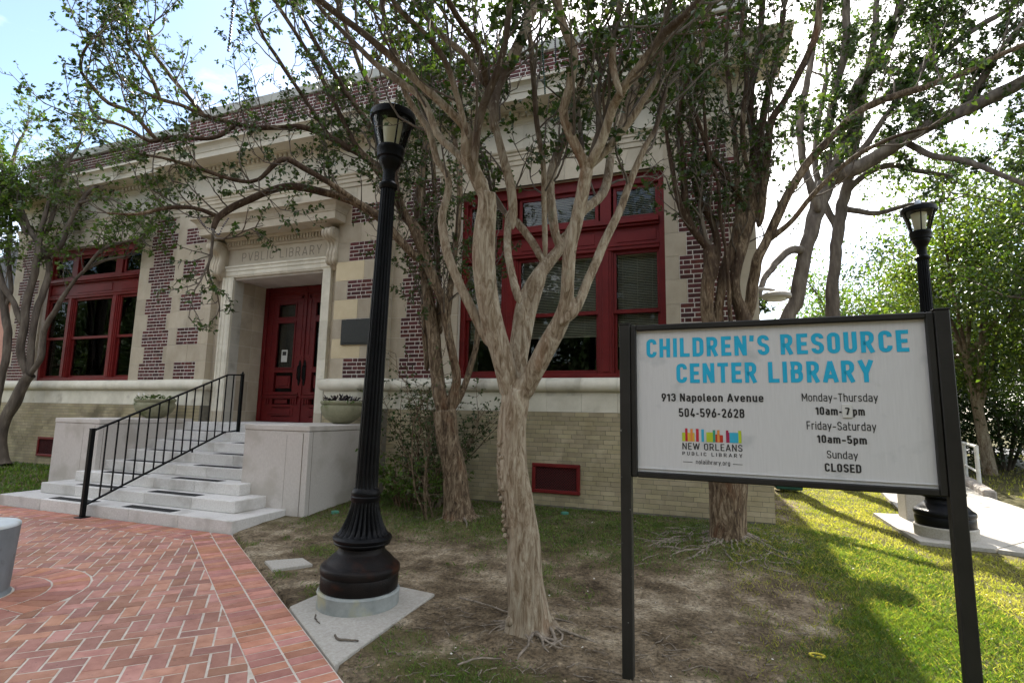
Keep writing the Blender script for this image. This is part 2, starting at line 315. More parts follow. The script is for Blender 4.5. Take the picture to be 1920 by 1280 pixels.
ys=np.unique(np.r_[-300,-120,-60,-30,-18,-12,-9,np.arange(-8,1.2,.05),np.arange(1.2,16,.3),np.arange(16,30,1),40,60,120,300,700])
GX,GY=np.meshgrid(xs,ys,indexing='ij'); H=ground_h(GX,GY); A=lawn_mask(GX,GY)
nx,ny=len(xs),len(ys); idx=np.arange(nx*ny).reshape(nx,ny)
F=np.stack([idx[:-1,:-1],idx[1:,:-1],idx[1:,1:],idx[:-1,1:]],-1).reshape(-1,4)
def ground_mat():
    m=bpy.data.materials.new('soil_and_lawn'); m.use_nodes=True; n=m.node_tree;N=n.nodes;K=n.links.new;b=N['Principled BSDF'];b.inputs['Roughness'].default_value=.95;b.inputs['Specular IOR Level'].default_value=.15
    at=N.new('ShaderNodeAttribute');at.attribute_name='lawn'
    g=N.new('ShaderNodeNewGeometry')
    def noise(s,d=6,r=.65):
        q=N.new('ShaderNodeTexNoise');q.inputs['Scale'].default_value=s;q.inputs['Detail'].default_value=d;q.inputs['Roughness'].default_value=r;K(g.outputs['Position'],q.inputs['Vector']);return q
    def ramp(src,*st):
        r=N.new('ShaderNodeValToRGB')
        while len(r.color_ramp.elements)<len(st): r.color_ramp.elements.new(.5)
        for e,(p,c) in zip(r.color_ramp.elements,st): e.position=p;e.color=(*c,1)
        K(src,r.inputs[0]);return r
    n1=noise(2.6);n2=noise(38);n3=noise(9)
    dirt=ramp(n1.outputs[0],(.34,(.055,.040,.024)),(.46,(.125,.095,.06)),(.55,(.205,.162,.108)),(.66,(.36,.305,.22)))
    spk=ramp(n2.outputs[0],(.34,(.38,.36,.33)),(.5,(1,1,1)),(.66,(1.5,1.45,1.35)))
    mm=N.new('ShaderNodeMix');mm.data_type='RGBA';mm.blend_type='MULTIPLY';mm.inputs[0].default_value=1;K(dirt.outputs[0],mm.inputs[6]);K(spk.outputs[0],mm.inputs[7])
    gr=ramp(n3.outputs[0],(.3,(.045,.045,.017)),(.55,(.095,.085,.033)),(.75,(.18,.145,.07)))
    ad=N.new('ShaderNodeMath');ad.operation='ADD';K(at.outputs['Fac'],ad.inputs[0])
    sb=N.new('ShaderNodeMath');sb.operation='MULTIPLY_ADD';sb.inputs[1].default_value=.9;sb.inputs[2].default_value=-.45;K(n3.outputs[0],sb.inputs[0]);K(sb.outputs[0],ad.inputs[1])
    rr_=ramp(ad.outputs[0],(.22,(0,0,0)),(.6,(1,1,1)))
    mx=N.new('ShaderNodeMix');mx.data_type='RGBA';K(rr_.outputs[0],mx.inputs[0]);K(mm.outputs[2],mx.inputs[6]);K(gr.outputs[0],mx.inputs[7]);K(mx.outputs[2],b.inputs['Base Color'])
    bp=N.new('ShaderNodeBump');bp.inputs['Strength'].default_value=.9;bp.inputs['Distance'].default_value=.035;K(n2.outputs[0],bp.inputs['Height']);K(bp.outputs[0],b.inputs['Normal'])
    return m
SOIL=ground_mat()
me=np_mesh('lawn_ground',np.stack([GX,GY,H],-1).reshape(-1,3),F,SOIL,True,{'lawn':A.ravel()})
link('ground',me,kind='structure')
# ---------------------------------------------------------------- brick plaza
plaza=empty('brick_plaza',(0,1.046,-.18),kind='structure'); plaza.scale=(PSC,PSC,1); plaza['label']='herringbone red brick plaza with soldier course edging'
def clip(poly,nx_,ny_,c):   # keep nx*x+ny*y<=c
    out=[]
    for i in range(len(poly)):
        a=poly[i];b=poly[(i+1)%len(poly)];da=nx_*a[0]+ny_*a[1]-c;db=nx_*b[0]+ny_*b[1]-c
        if da<=0: out.append(a)
        if da*db<0: t=da/(da-db); out.append((a[0]+(b[0]-a[0])*t,a[1]+(b[1]-a[1])*t))
    return out
def area(p): return abs(sum(p[i][0]*p[(i+1)%len(p)][1]-p[(i+1)%len(p)][0]*p[i][1] for i in range(len(p))))/2
BC=np.array([-5.07,-5.67]); BR=.285; RI=.51; RO=.75
pieces=[]
def cdiag(off): return (-PN[0],-PN[1],-(off+PE0@PN))       # keep points farther than off inside the paved side
g=.0062
Wb,Lb=.1,.2; c45=math.cos(R(45))
ox,oy=-3.05,-5.83
for a in range(-80,80):
    for b in range(-80,80):
        v=(a-b)%4
        if v==0: x0,x1,y0,y1=a*Wb+g,(a+2)*Wb-g,b*Wb+g,(b+1)*Wb-g
        elif v==3: x0,x1,y0,y1=a*Wb+g,(a+1)*Wb-g,b*Wb+g,(b+2)*Wb-g
        else: continue
        j=[rnd.uniform(-.0018,.0018) for _ in range(2)]
        P=[(ox+(x-y)*c45+j[0],oy+(x+y)*c45+j[1]) for x,y in ((x0,y0),(x1,y0),(x1,y1),(x0,y1))]
        cx=sum(p[0] for p in P)/4; cyy=sum(p[1] for p in P)/4
        if cyy<-7.6 or cx<-11 or cyy>-3.6: continue
        P=clip(P,0,1,-3.812); P=clip(P,*cdiag(.378)) if P else P
        if not P: continue
        d=np.array([cx,cyy])-BC; r=np.linalg.norm(d)
        if r<RO+.16:
            if r<RO-.14: continue
            n_=d/r; P=clip(P,-n_[0],-n_[1],-(n_@BC+RO+.006))
        if len(P)>2 and area(P)>.0012: pieces.append((P,PAVER))
for row,(d0,d1) in enumerate(((.010,.184),(.196,.370))):
    L=-.8
    while L<5.2:
        w_=.0925+rnd.uniform(-.002,.002)
        P=[PE0+PU*(L+u)+PN*d for u,d in ((g,d0),(w_-g,d0),(w_-g,d1),(g,d1))]; P=[tuple(p) for p in P]
        P=clip(P,0,1,-3.452 if row==0 else -3.63)
        if len(P)>2 and area(P)>.002: pieces.append((P,PAVERR))
        L+=w_
for row,(ya,yb) in enumerate(((-3.626,-3.452),(-3.804,-3.636))):
    x=-11.0+row*.04
    while x<-4.6:
        w_=.0925+rnd.uniform(-.002,.002)
        P=clip([(x+g,ya),(x+w_-g,ya),(x+w_-g,yb),(x+g,yb)],*cdiag(.192 if row==0 else .378))
        if len(P)>2 and area(P)>.002: pieces.append((P,PAVERR))
        x+=w_
for r0,r1,n_ in ((BR+.012,RI-.006,26),(RI+.006,RO-.006,38)):
    for k in range(n_):
        a0=2*math.pi*(k+.04)/n_; a1=2*math.pi*(k+.96)/n_
        pieces.append(([(BC[0]+r0*math.cos(a0),BC[1]+r0*math.sin(a0)),(BC[0]+r1*math.cos(a0),BC[1]+r1*math.sin(a0)),(BC[0]+r1*math.cos(a1),BC[1]+r1*math.sin(a1)),(BC[0]+r0*math.cos(a1),BC[1]+r0*math.sin(a1))],PAVERR))
def psize(it):
    P=it[0];c=(PSC*sum(p[0] for p in P)/len(P),1.046+PSC*sum(p[1] for p in P)/len(P),-.18);s=seen(c)
    return -1 if s is None else math.sqrt(area(P))/s[0]
pieces.sort(key=psize,reverse=True)
stuff={PAVER.name:MB(),PAVERR.name:MB()}
for i,(P,m) in enumerate(pieces):
    zt=rnd.uniform(-.0012,.0022); 
    cx=sum(p[0] for p in P)/len(P); cyy=sum(p[1] for p in P)/len(P)
    def chunk(mb,dx=0,dy=0,zt=zt):
        n=len(P); c=.94
        low=[(p[0]-dx,p[1]-dy,-.05) for p in P]; mid=[(p[0]-dx,p[1]-dy,zt-.002) for p in P]
        q=[((cx+(p[0]-cx)*c)*.5+p[0]*.5-dx,(cyy+(p[1]-cyy)*c)*.5+p[1]*.5-dy,zt) for p in P]
        t=[rnd.uniform(-.0012,.0012) for _ in P]; q=[(a,b,z+t[k]) for k,(a,b,z) in enumerate(q)]
        vs=low+mid+q; fs=[(i,(i+1)%n,(i+1)%n+n,i+n) for i in range(n)]+[(i+n,(i+1)%n+n,(i+1)%n+2*n,i+2*n) for i in range(n)]+[tuple(range(2*n,3*n))]
        mb.add(vs,fs)
    if i<300:
        mb=MB(); chunk(mb,cx,cyy); mb.build('paving_brick',m,plaza,loc=(cx,cyy,0))
    else: chunk(stuff[m.name])
for k,m in ((PAVER.name,PAVER),(PAVERR.name,PAVERR)):
    stuff[k].build('paving_bricks',m,plaza,kind='stuff')
mb=MB(); 
poly=[tuple(PE0+PN*.004+PU*-.02),tuple(PE0+PU*5.4+PN*.004),(-1,-9),(-14,-9),(-14,-3.445)]
mb.prism(poly,'z',-.06,-.0032); mb.build('mortar_bed',PMORT,plaza)
# ---------------------------------------------------------------- library building
ZS=1.9296; K_=.36; XC=-8.05
lib=empty('library_building',(XC,0,0),label='single storey maroon brick and buff limestone library with red windows and a carved stone doorway',cat='library')
lib.location=(0,0,0)
def backing(x0,x1,y0,y1,z0,z1,m=MORTS): BK.setdefault(m.name,(m,MB()))[1].box(x0,x1,y0,y1,z0,z1)
BK={}
mir=lambda x:2*XC-x
# window openings
WR=(-4.03,-.60); WL=(mir(WR[1]),mir(WR[0])); DW=(-9.185,-6.915); DZ=1.09; DT=4.03
XR=.66; XL=mir(XR)
ZA=5.54
for (x0,x1) in ((XL,WL[0]),(WL[1],DW[0]),(DW[1],WR[0]),(WR[1],XR)): backing(x0+.004,x1-.004,.006,.9,1.90,ZA)
backing(XL+.004,DW[0]-.004,.008,.9,-.3,1.90); backing(DW[1]+.004,XR-.004,.008,.9,-.3,1.90)
for a,b in (WL,WR): backing(a-.01,b+.01,.009,.9,5.17,ZA)
backing(DW[0]-.01,DW[1]+.01,.007,1.3,4.045,ZA)
backing(DW[0]-.01,DW[1]+.01,.10,1.3,-.3,1.06)
backing(XL+.004,XR-.004,.008,.7,ZA,6.76)
# central bay, 150 mm proud
PX=(-10.75,-9.60); PXR=(mir(PX[1]),mir(PX[0]))
for a,b in (PX,PXR): backing(a+.004,b-.004,-.144,.006,1.2,4.86)
backing(PX[0]+.004,PXR[1]-.004,-.144,.007,4.84,6.76)
backing(PX[0]+.004,PX[1]-.004,-.144,.006,-.2,1.25); backing(PXR[0]+.004,PXR[1]-.004,-.144,.006,-.2,1.25)
for m,mb in BK.values(): mb.build('wall',m,lib)
def stone(x0,x1,z0,z1,y,mat=BUFF,dep=.05,g=.003,proud=0,label=None):
    return piece('stone_block',x0+g,x1-g,y-proud,y+dep,z0+g,z1-g,mat,lib,label)
BRICKS=[]
def courses(x0,x1,z0,n,y,ch=K_/5,parity=0,kind='strip'):
    for c in range(n):
        z=z0+c*ch; W_=x1-x0
        if kind=='run':
            seq=[];x=0;i=c%2
            while x<W_: l=.205 if i%2==0 else .105; seq.append(l); x+=l; i+=1
            seq=[-(.08 if c%2 else 0)]+seq
        else:
            wide=W_>.7
            seq=([.19,.10,.19,.10,.19] if (c+parity)%2==0 else [.055,.10,.19,.10,.19,.10,.055]) if wide else ([.19,.10,.19,.08] if (c+parity)%2==0 else [.08,.19,.10,.19])
            s=sum(seq); seq=[0]+[q*W_/s for q in seq]
        x=x0+seq[0]
        for l in seq[1:]:
            a,b=max(x,x0),min(x+l,x1)
            if b-a>.03: BRICKS.append((a+.0068,b-.0068,z+.0075,z+ch-.0072,y+rnd.uniform(-.0025,.001)))
            x+=l
def quoin_strip(xa,xb,jamb_side,xj,xo):
    pass
wide_L,wide_R=-.396,.410; nar_L,nar_R=-.290,.304
def strip(wl,wr,nl,nr,left,right,y=0):
    for k in range(10):
        z=ZS+k*K_; a,b=(wl,wr) if k%2==0 else (nl,nr)
        courses(a,b,z,5,y,parity=k)
        if left is not None: stone(left,a,z,z+K_,y)
        if right is not None: stone(b,right,z,z+K_,y,dep=.05)
strip(wide_L,wide_R,nar_L,nar_R,WR[1],XR)
strip(-5.145,-4.340,-5.04,-4.45,-5.35,WR[0])
strip(mir(-4.340),mir(-5.145),mir(-4.45),mir(-5.04),WL[1],-10.75)
strip(mir(wide_R),mir(wide_L),mir(nar_R),mir(nar_L),XL,WL[0])
for side in (0,1):
    pa,pb=(PX if side==0 else PXR); qa,qb=(-10.49,-9.88) if side==0 else (mir(-9.88),mir(-10.49)); qm=(qa+qb)/2
    for k in range(8):
        z=ZS+k*K_; z1=z+K_
        newst= side==1 and k in (1,3,5)
        if k%2==0:
            courses(qa,qb,z,5,-.15,parity=k)
            stone(pa,qa,z,z1,-.15,dep=.145); stone(qb,pb,z,z1,-.15,dep=.145,mat=BUFF)
        else:
            j=qm+(.04 if k%4==1 else -.06)
            stone(pa,j,z,z1,-.15,NEWST if newst else BUFF,dep=.145); stone(j,pb,z,z1,-.15,BUFF,dep=.145)
    z=ZS+8*K_
    courses(qa,qb,z,5,-.15)
    stone(pa,qa,z,z+K_,-.15); stone(qb,pb,z,z+K_,-.15)
# central wall over the hood
for k,(za,zb) in enumerate(((ZS+9*K_,ZA),)):
    xs_=np.linspace(PX[0],PXR[1],8)
    for a,b in zip(xs_[:-1],xs_[1:]): stone(a,b,za,zb,-.15,BUFF2)
for a,b in ((PX[1],-9.0),(-9.0,-8.05),(-8.05,-7.1),(-7.1,PXR[0])): stone(a,b,4.86,ZS+9*K_,-.15,BUFF2)
# flat arches over windows: splayed voussoirs
for a,b in (WL,WR):
    n=11; z0,z1=5.17,ZA
    for i in range(n):
        t0,t1=i/n,(i+1)/n; cx=(a+b)/2
        sp=lambda t:(t-.5)*.34
        xa,xb=a+(b-a)*t0,a+(b-a)*t1
        poly=[(xa+.003,z0),(xb-.003,z0),(xb-.003+(sp(t1) if i<n-1 else 0),z1-.003),(xa+.003+(sp(t0) if i>0 else 0),z1-.003)]
        MB().prism(poly,'y',-.001,.055).build('stone_block',BUFF2,lib)
# recess strips beside the door frame and frieze
for k in range(0,8):
    z=ZS+k*K_; z1=min(z+K_,4.62)
    if z1-z<.1: continue
    for a,b in ((PX[1],-9.42),(mir(-9.42),PXR[0])): stone(a,b,z,z1,0)
for a,b in ((PX[1],-9.42),(mir(-9.42),PXR[0])): stone(a,b,1.30,ZS,0); stone(a,b,.95,1.30,0)
# moulded door frame
fz=[1.09,1.30]+[ZS+K_*k for k in range(0,6)]+[4.03]
def frame_poly(s): 
    P=[(-9.42,.03),(-9.42,-.075),(-9.385,-.075),(-9.375,-.055),(-9.31,-.055),(-9.30,-.04),(-9.225,-.04),(-9.20,-.022),(-9.188,-.022),(-9.188,.03)]
    return P if s==0 else [(mir(x),y) for x,y in P]
for s in (0,1):
    for z0,z1 in zip(fz[:-1],fz[1:]):
        o=MB().prism(frame_poly(s),'z',z0+.0015,z1-.0015).build('door_frame_block',CREAM if z0>1.2 else BUFF2,lib)
lp=[(.03,4.265),(-.075,4.265),(-.075,4.23),(-.055,4.22),(-.055,4.155),(-.04,4.145),(-.04,4.07),(-.022,4.045),(-.022,4.033),(.03,4.033)]
xs_=[-9.42,-9.05,-8.62,-8.2,-7.78,-7.36,-6.95,-6.68]
for a,b in zip(xs_[:-1],xs_[1:]): MB().prism(lp,'x',a+.0015,b-.0015).build('door_frame_block',CREAM,lib)
# reveals: pale outer return then two columns of ashlar
rz=[1.09,1.30]+[ZS+K_*k for k in range(0,6)]+[4.03]
GREYS=M('grey_return_stone',(.40,.385,.33),(.48,.465,.41),scale=3,rough=.85,rand=.08,stain=((.3,.29,.25),2,.6))
for s in (0,1):
    x0,x1=(-9.25,-9.183) if s==0 else (mir(-9.183),mir(-9.25))
    for z0,z1 in zip(rz[:-1],rz[1:]):
        piece('stone_block',x0,x1,.032,.25,z0+.003,z1-.003,GREYS,lib)
        piece('stone_block',x0-(.0 if s==0 else -.004),x1+(-.004 if s==0 else 0),.256,.56,z0+.003,z1-.003,BUFF,lib)
        piece('stone_block',x0-(.0 if s==0 else -.004),x1+(-.004 if s==0 else 0),.566,.868,z0+.003,z1-.003,BUFF,lib)
MB().box(-9.18,-6.92,.03,.30,3.985,4.04).box(-9.18,-6.92,.30,.87,4.00,4.04).build('porch_ceiling',M('porch_plaster',(.42,.38,.33),(.5,.46,.41),scale=3),lib)
# carved frieze with lettering, dentils, hood and scroll brackets
xs_=[-9.38,-8.80,-8.33,-7.78,-7.26,-6.72]
for a,b in zip(xs_[:-1],xs_[1:]): stone(a,b,4.27,4.62,0,BUFF2,g=.0025)
MB().prism([(.0,4.62),(-.03,4.625),(-.05,4.65),(-.05,4.665),(0,4.67)],'x',-9.39,-6.71).build('frieze_moulding',BUFF2,lib)
dm=MB().box(-.022,.022,-.045,0,-.042,.042).mesh('dentil',BUFF2)
MB().box(-9.39,-6.71,-.06,.0,4.67,4.77).build('dentil_band',BUFF2,lib)
for i in range(36): link('dentil',dm,lib,(-9.34+i*.0735,-.06,4.722))
def sweep(path,prof,chunk=1.0,skip=()):
    P=[np.array(p,float) for p in path]; n=len(P)
    seg=[np.linalg.norm(P[i+1]-P[i]) for i in range(n-1)]; cum=np.r_[0,np.cumsum(seg)]
    nrm=[np.array([(P[i+1]-P[i])[1],-(P[i+1]-P[i])[0]])/seg[i] for i in range(n-1)]
    tot=cum[-1]; N_=max(1,round(tot/chunk)); cuts=list(np.linspace(0,tot,N_+1))
    cuts=[c for c in cuts if min(abs(c-q) for q in cum[1:-1])>.12] if n>2 else cuts
    out=[]
    for a,b in zip(cuts[:-1],cuts[1:]):
        a2=a+(.0015 if a>0 else 0); b2=b-(.0015 if b<tot else 0)
        st=[a2]+[c for c in cum[1:-1] if a2<c<b2]+[b2]; rings=[]
        for s_ in st:
            i=min(int(np.searchsorted(cum,s_,side='right'))-1,n-2)
            if any(abs(s_-c)<1e-9 for c in cum[1:-1]):
                i=[k for k,c in enumerate(cum) if abs(s_-c)<1e-9][0]; n1,n2=nrm[i-1],nrm[i]; m=(n1+n2)/(1+n1@n2); base=P[i]
            else: m=nrm[i]; base=P[i]+(P[i+1]-P[i])*((s_-cum[i])/seg[i])
            rings.append([(base[0]+m[0]*o,base[1]+m[1]*o,z) for o,z in prof])
        k=len(prof); mb=MB(); vs=[v for r in rings for v in r]; fs=[]
        for q in range(len(rings)-1):
            for j in range(k): fs.append((q*k+j,q*k+(j+1)%k,(q+1)*k+(j+1)%k,(q+1)*k+j))
        fs.append(tuple(range(k-1,-1,-1))); m_=(len(rings)-1)*k; fs.append(tuple(range(m_,m_+k)))
        mb.add(vs,fs); out.append(mb)
    return out
hood=[(-.2,4.77),(.10,4.772),(.12,4.80),(.12,4.832),(.46,4.835),(.46,4.975),(.475,4.985),(.475,5.0),(.49,5.02),(.51,5.07),(.56,5.12),(.60,5.14),(.60,5.17),(.58,5.18),(-.2,5.19)]
for mb in sweep([(-9.29,.25),(-9.29,0),(-6.81,0),(-6.81,.25)],hood,.62): mb.build('hood_block',BUFF2,lib)
def bracket(xc):
    b=empty('scroll_bracket',(xc,0,4.74)); b.parent=lib
    P=[]
    def arc(cx,cz,r,a0,a1,n=8):
        for i in range(n+1):
            a=R(a0+(a1-a0)*i/n); P.append((cx+r*math.cos(a),cz+r*math.sin(a)))
    P.append((0.02,0)); P.append((-.30,0)); arc(-.27,-.11,.105,100,250,9); arc(-.30,-.33,.13,60,-20,5)
    arc(-.10,-.50,.11,150,200,3); arc(-.13,-.60,.085,150,300,8); P.append((-.05,-.74)); P.append((.02,-.76))
    MB().prism(P,'x',-.11,.11).build('scroll_body',BUFF2,b,smooth=True,bevel=.006)
    for q in (-.075,0,.075): 
        P2=[(y*1.0-.014,z) for y,z in P[1:-1]]; P2=[(0,0)]+P2+[(0,-.74)]
        MB().prism(P2,'x',q-.022,q+.022).build('reed',BUFF2,b,smooth=True,bevel=.005)
    for sx in (-1,1):
        pts=[];
        for i in range(40):
            a=i*.36; r_=.095*(1-i/44); pts.append((sx*.112,-.255+r_*math.cos(a),-.11+r_*math.sin(a)))
        MB().tube(pts,.009,6).build('volute',BUFF2,b,smooth=True)
        pts=[(sx*.112,-.125+.06*(1-i/30)*math.cos(i*.4),-.60+.06*(1-i/30)*math.sin(i*.4)) for i in range(26)]
        MB().tube(pts,.008,6).build('volute',BUFF2,b,smooth=True)
    return b
bracket(-9.50); bracket(mir(-9.50))
# entablature
path_full=[(XL,.3),(XL,0),(PX[0],0),(PX[0],-.15),(PXR[1],-.15),(PXR[1],0),(XR,0),(XR,.3)]
arch=[(-.05,ZA),(.018,ZA),(.018,5.62),(.034,5.625),(.034,5.70),(.05,5.705),(.05,5.745),(.07,5.76),(.08,5.785),(.08,5.795),(-.05,5.80)]
for mb in sweep(path_full,arch,1.1): mb.build('architrave_block',BUFF2,lib)
fr=[(-.05,5.80),(.004,5.80),(.004,6.248),(-.05,6.248)]
for mb in sweep(path_full,fr,.98): mb.build('frieze_block',PALE,lib)
cor=[(-.05,6.25),(.01,6.25),(.02,6.275),(.05,6.295),(.06,6.32),(.085,6.325),(.085,6.415),(.15,6.425),(.155,6.45),(.43,6.455),(.43,6.565),(.445,6.575),(.445,6.59),(.455,6.62),(.475,6.66),(.52,6.70),(.545,6.705),(.545,6.755),(.52,6.765),(-.05,6.80)]
for mb in sweep(path_full,cor,1.15): mb.build('cornice_block',PALE,lib)
dm2=MB().box(-.036,.036,-.055,.002,-.04,.04).mesh('cornice_dentil',BUFF2)
for (a,b,y) in ((XL+.05,PX[0]-.12,-.085),(PX[0]-.05,PXR[1]+.05,-.235),(PXR[1]+.12,XR+.05,-.085)):
    n=int((b-a)/.118)
    for i in range(n+1): link('dentil',dm2,lib,(a+(b-a)*i/n,y,6.372))
# brick parapet
for (a,b,y,n) in ((XL,PX[0],0.0,11),(PXR[1],XR,0.0,11),(PX[0],PXR[1],-.15,13)):
    courses(a,b,6.755,n,y,ch=.0695,kind='run')
    MB().box(a+.002,b-.002,y+.004,.4,6.70,6.755+n*.0695).build('parapet_wall',MORT,lib)
    zt=6.755+n*.0695
    x=a-.03
    while x<b-.02:
        x2=min(x+1.2,b+.03); MB().box(x+.002,x2-.002,y-.045,.46,zt,zt+.20).box(x+.002,x+.03,y-.05,.46,zt+.20,zt+.225).build('coping',ROOFM,lib,bevel=.01); x=x2
# brick backings (white mortar)
for k in range(10):
    z=ZS+k*K_
    for wl,wr,nl,nr in ((wide_L,wide_R,nar_L,nar_R),(-5.145,-4.340,-5.04,-4.45),(mir(-4.340),mir(-5.145),mir(-4.45),mir(-5.04)),(mir(wide_R),mir(wide_L),mir(nar_R),mir(nar_L))):
        a,b=(wl,wr) if k%2==0 else (nl,nr); piece('mortar_panel',a-.001,b+.001,.0035,.05,z-.001,z+K_+.001,MORT,lib)
    if k%2==0 and k<10:
        for qa,qb in ((-10.49,-9.88),(mir(-9.88),mir(-10.49))): piece('mortar_panel',qa-.001,qb+.001,-.1465,-.1,z-.001,z+K_+.001,MORT,lib)
# bricks: the 300 that show largest are single parts
def bs(b):
    s=seen(((b[0]+b[1])/2,b[4],(b[2]+b[3])/2)); return -1 if s is None else (b[1]-b[0])/s[0]
BRICKS.sort(key=bs,reverse=True); mb=MB()
for i,b in enumerate(BRICKS):
    if i<300: piece('brick',b[0],b[1],b[4],b[4]+.045,b[2],b[3],RBRK,lib)
    else: mb.box(b[0],b[1],b[4],b[4]+.045,b[2],b[3])
mb.build('facing_bricks',RBRK,lib,kind='stuff')
# sill roll moulding, cream course, tan brick basement
P1=[(XL,9),(XL,0),(PX[0],0),(PX[0],-.15),(PX[1],-.15),(PX[1],-.002)]; P2=[(mir(x),y) for x,y in P1][::-1]
roll=[(-.05,1.705),(.06,1.705),(.10,1.715),(.13,1.745),(.145,1.79),(.14,1.84),(.115,1.885),(.08,1.91),(.02,1.925),(-.05,1.928)]
for P in (P1,P2):
    for mb in sweep(P,roll,.545): mb.build('sill_block',CREAM,lib,smooth=True)
    for mb in sweep(P,[(-.05,1.402),(.055,1.402),(.055,1.702),(-.05,1.702)],.545): mb.build('base_course_block',CREAM,lib)
    for mb in sweep(P,[(-.05,-.3),(.072,-.3),(.072,1.399),(-.05,1.399)],30): mb.build('basement_wall',MORTD,lib)
TB=[]
def tan_run(xa,xb,y,axis='x'):
    for c in range(21):
        z=.002+c*.0665; x=xa-(.11 if c%2 else 0)-(.03*((c*7)%3))
        while x<xb:
            l=.216; a,b=max(x,xa),min(x+l,xb)
            if b-a>.03: TB.append((a+.0025,b-.0025,y+rnd.uniform(-.0015,.001),z+.003,z+.0635))
            x+=l
tan_run(-5.35+.0,XR+.075,-.076); tan_run(XL-.075,-10.75-.075,-.076); tan_run(-10.82,-9.55,-.226); tan_run(mir(-9.55),mir(-10.82),-.226)
def ts(b):
    s=seen(((b[0]+b[1])/2,b[2],(b[3]+b[4])/2)); return -1 if s is None else (b[1]-b[0])/s[0]
TB.sort(key=ts,reverse=True); mb=MB()
for i,b in enumerate(TB):
    if i<300: piece('basement_brick',b[0],b[1],b[2],b[2]+.05,b[3],b[4],TBRK,lib)
    else: mb.box(b[0],b[1],b[2],b[2]+.05,b[3],b[4])
mb.build('basement_bricks',TBRK,lib,kind='stuff')
# shell behind
mb=MB(); mb.box(XR-.35,XR-.006,.9,15,-.3,6.76).box(XL+.006,XL+.35,.9,15,-.3,6.76).box(XL+.35,XR-.35,14.6,15,-.3,6.76).box(XL+.01,XR-.01,.41,15,6.77,6.95)
mb.box(XR-.4,XR,.4,15,6.95,7.5); mb.build('rear_walls',BUFF,lib)
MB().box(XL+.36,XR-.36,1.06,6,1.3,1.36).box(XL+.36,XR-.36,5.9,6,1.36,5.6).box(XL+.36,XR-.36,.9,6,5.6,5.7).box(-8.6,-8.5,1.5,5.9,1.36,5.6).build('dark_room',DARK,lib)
# windows
def window(mirror):
    X=(lambda a:mir(a)) if mirror else (lambda a:a)
    def bx(mb,xa,xb,*r): a,b=sorted((X(xa),X(xb))); mb.box(a,b,*r); return mb
    wdw=empty('window',(0,0,0)); wdw.parent=lib
    y0,y1=.13,.22
    mb=MB()
    for xa,xb in ((-4.03,-3.945),(-.685,-.60)): bx(mb,xa,xb,y0-.02,.5,1.93,5.17)
    bx(mb,-3.945,-.685,y0-.04,.4,1.93,2.0); bx(mb,-3.945,-.685,y0-.02,.4,4.99,5.17); mb.build('window_frame',RED,wdw,bevel=.006)
    for xa,xb in ((-3.247,-2.994),(-1.633,-1.395)):
        mb=MB()
        bx(mb,xa,xb,y0+.005,.3,2.0,4.0); bx(mb,(xa+xb)/2-.09,(xa+xb)/2+.09,y0-.015,y0+.01,2.0,3.97); bx(mb,(xa+xb)/2-.05,(xa+xb)/2+.05,y0-.03,y0,2.02,3.93)
        bx(mb,xa+.03,xb-.03,y0+.0,.3,4.40,4.99)
        mb.build('mullion',RED,wdw,bevel=.005)
    mb=MB(); bx(mb,-3.945,-.685,y0+.01,.3,4.0,4.30); bx(mb,-3.945,-.685,y0-.05,.3,4.30,4.34); bx(mb,-3.945,-.685,y0-.09,.3,4.34,4.40); bx(mb,-3.945,-.685,y0-.06,.3,4.40,4.43)
    bx(mb,-3.945,-.685,y0-.03,.3,3.93,4.0); bx(mb,-3.945,-.685,y0-.045,.3,3.985,4.012)
    for xa,xb in ((-3.9,-3.3),(-2.94,-1.69),(-1.34,-.73)): bx(mb,xa,xb,y0+.0,.3,4.06,4.25)
    mb.build('transom_panel',RED,wdw,bevel=.006)
    for xa,xb in ((-3.945,-3.247),(-2.994,-1.633),(-1.395,-.685)):
        for z0,z1,yy in ((2.0,2.99,.19),(2.93,3.93,.155),(4.43,4.99,.16)):
            t=.045 if z0<4 else .055; b0=.055 if z0<2.5 else (.06 if z0<4 else .07)
            mb=MB(); bx(mb,xa,xa+t,yy,yy+.045,z0,z1); bx(mb,xb-t,xb,yy,yy+.045,z0,z1); bx(mb,xa+t,xb-t,yy,yy+.045,z0,z0+b0); bx(mb,xa+t,xb-t,yy,yy+.045,z1-(.06 if z0>2.5 else .055),z1)
            mb.build('sash',RED,wdw,bevel=.004)
            mb=MB(); bx(mb,xa+t-.005,xb-t+.005,yy+.02,yy+.025,z0+b0-.005,z1-.05); mb.build('pane',GLASS,wdw)
        # venetian blind
        zb=2.62 if not mirror and xa<-1.5 else (2.45 if not mirror else 2.06)
        mb=MB(); z=3.86
        while z>zb:
            a,b=sorted((X(xa+.05),X(xb-.05))); mb.quad((a,.268,z-.018),(b,.268,z-.018),(b,.288,z),(a,.288,z)); mb.quad((a,.268,z-.019),(a,.288,z-.001),(b,.288,z-.001),(b,.268,z-.019)); z-=.0265
        bx(mb,xa+.05,xb-.05,.262,.30,3.87,3.90); bx(mb,xa+.05,xb-.05,.268,.292,zb-.025,zb-.008)
        for q in (.18,.5,.82): xx=xa+(xb-xa)*q; bx(mb,xx-.002,xx+.002,.265,.267,zb,3.88)
        mb.build('venetian_blind',BLIND,wdw,kind='stuff',fix=False)
        if not mirror and xb>-1.5 or mirror:
            pass
    mb=MB(); z=4.93
    for xa,xb in ((-3.9,-3.29),(-2.95,-1.68),(-1.35,-.74)):
        z=4.93
        while z>4.5: bx(mb,xa,xb,.275,.278,z,z+.006); z-=.03
    mb.build('transom_blind',BLIND,wdw,kind='stuff')
window(False); window(True)
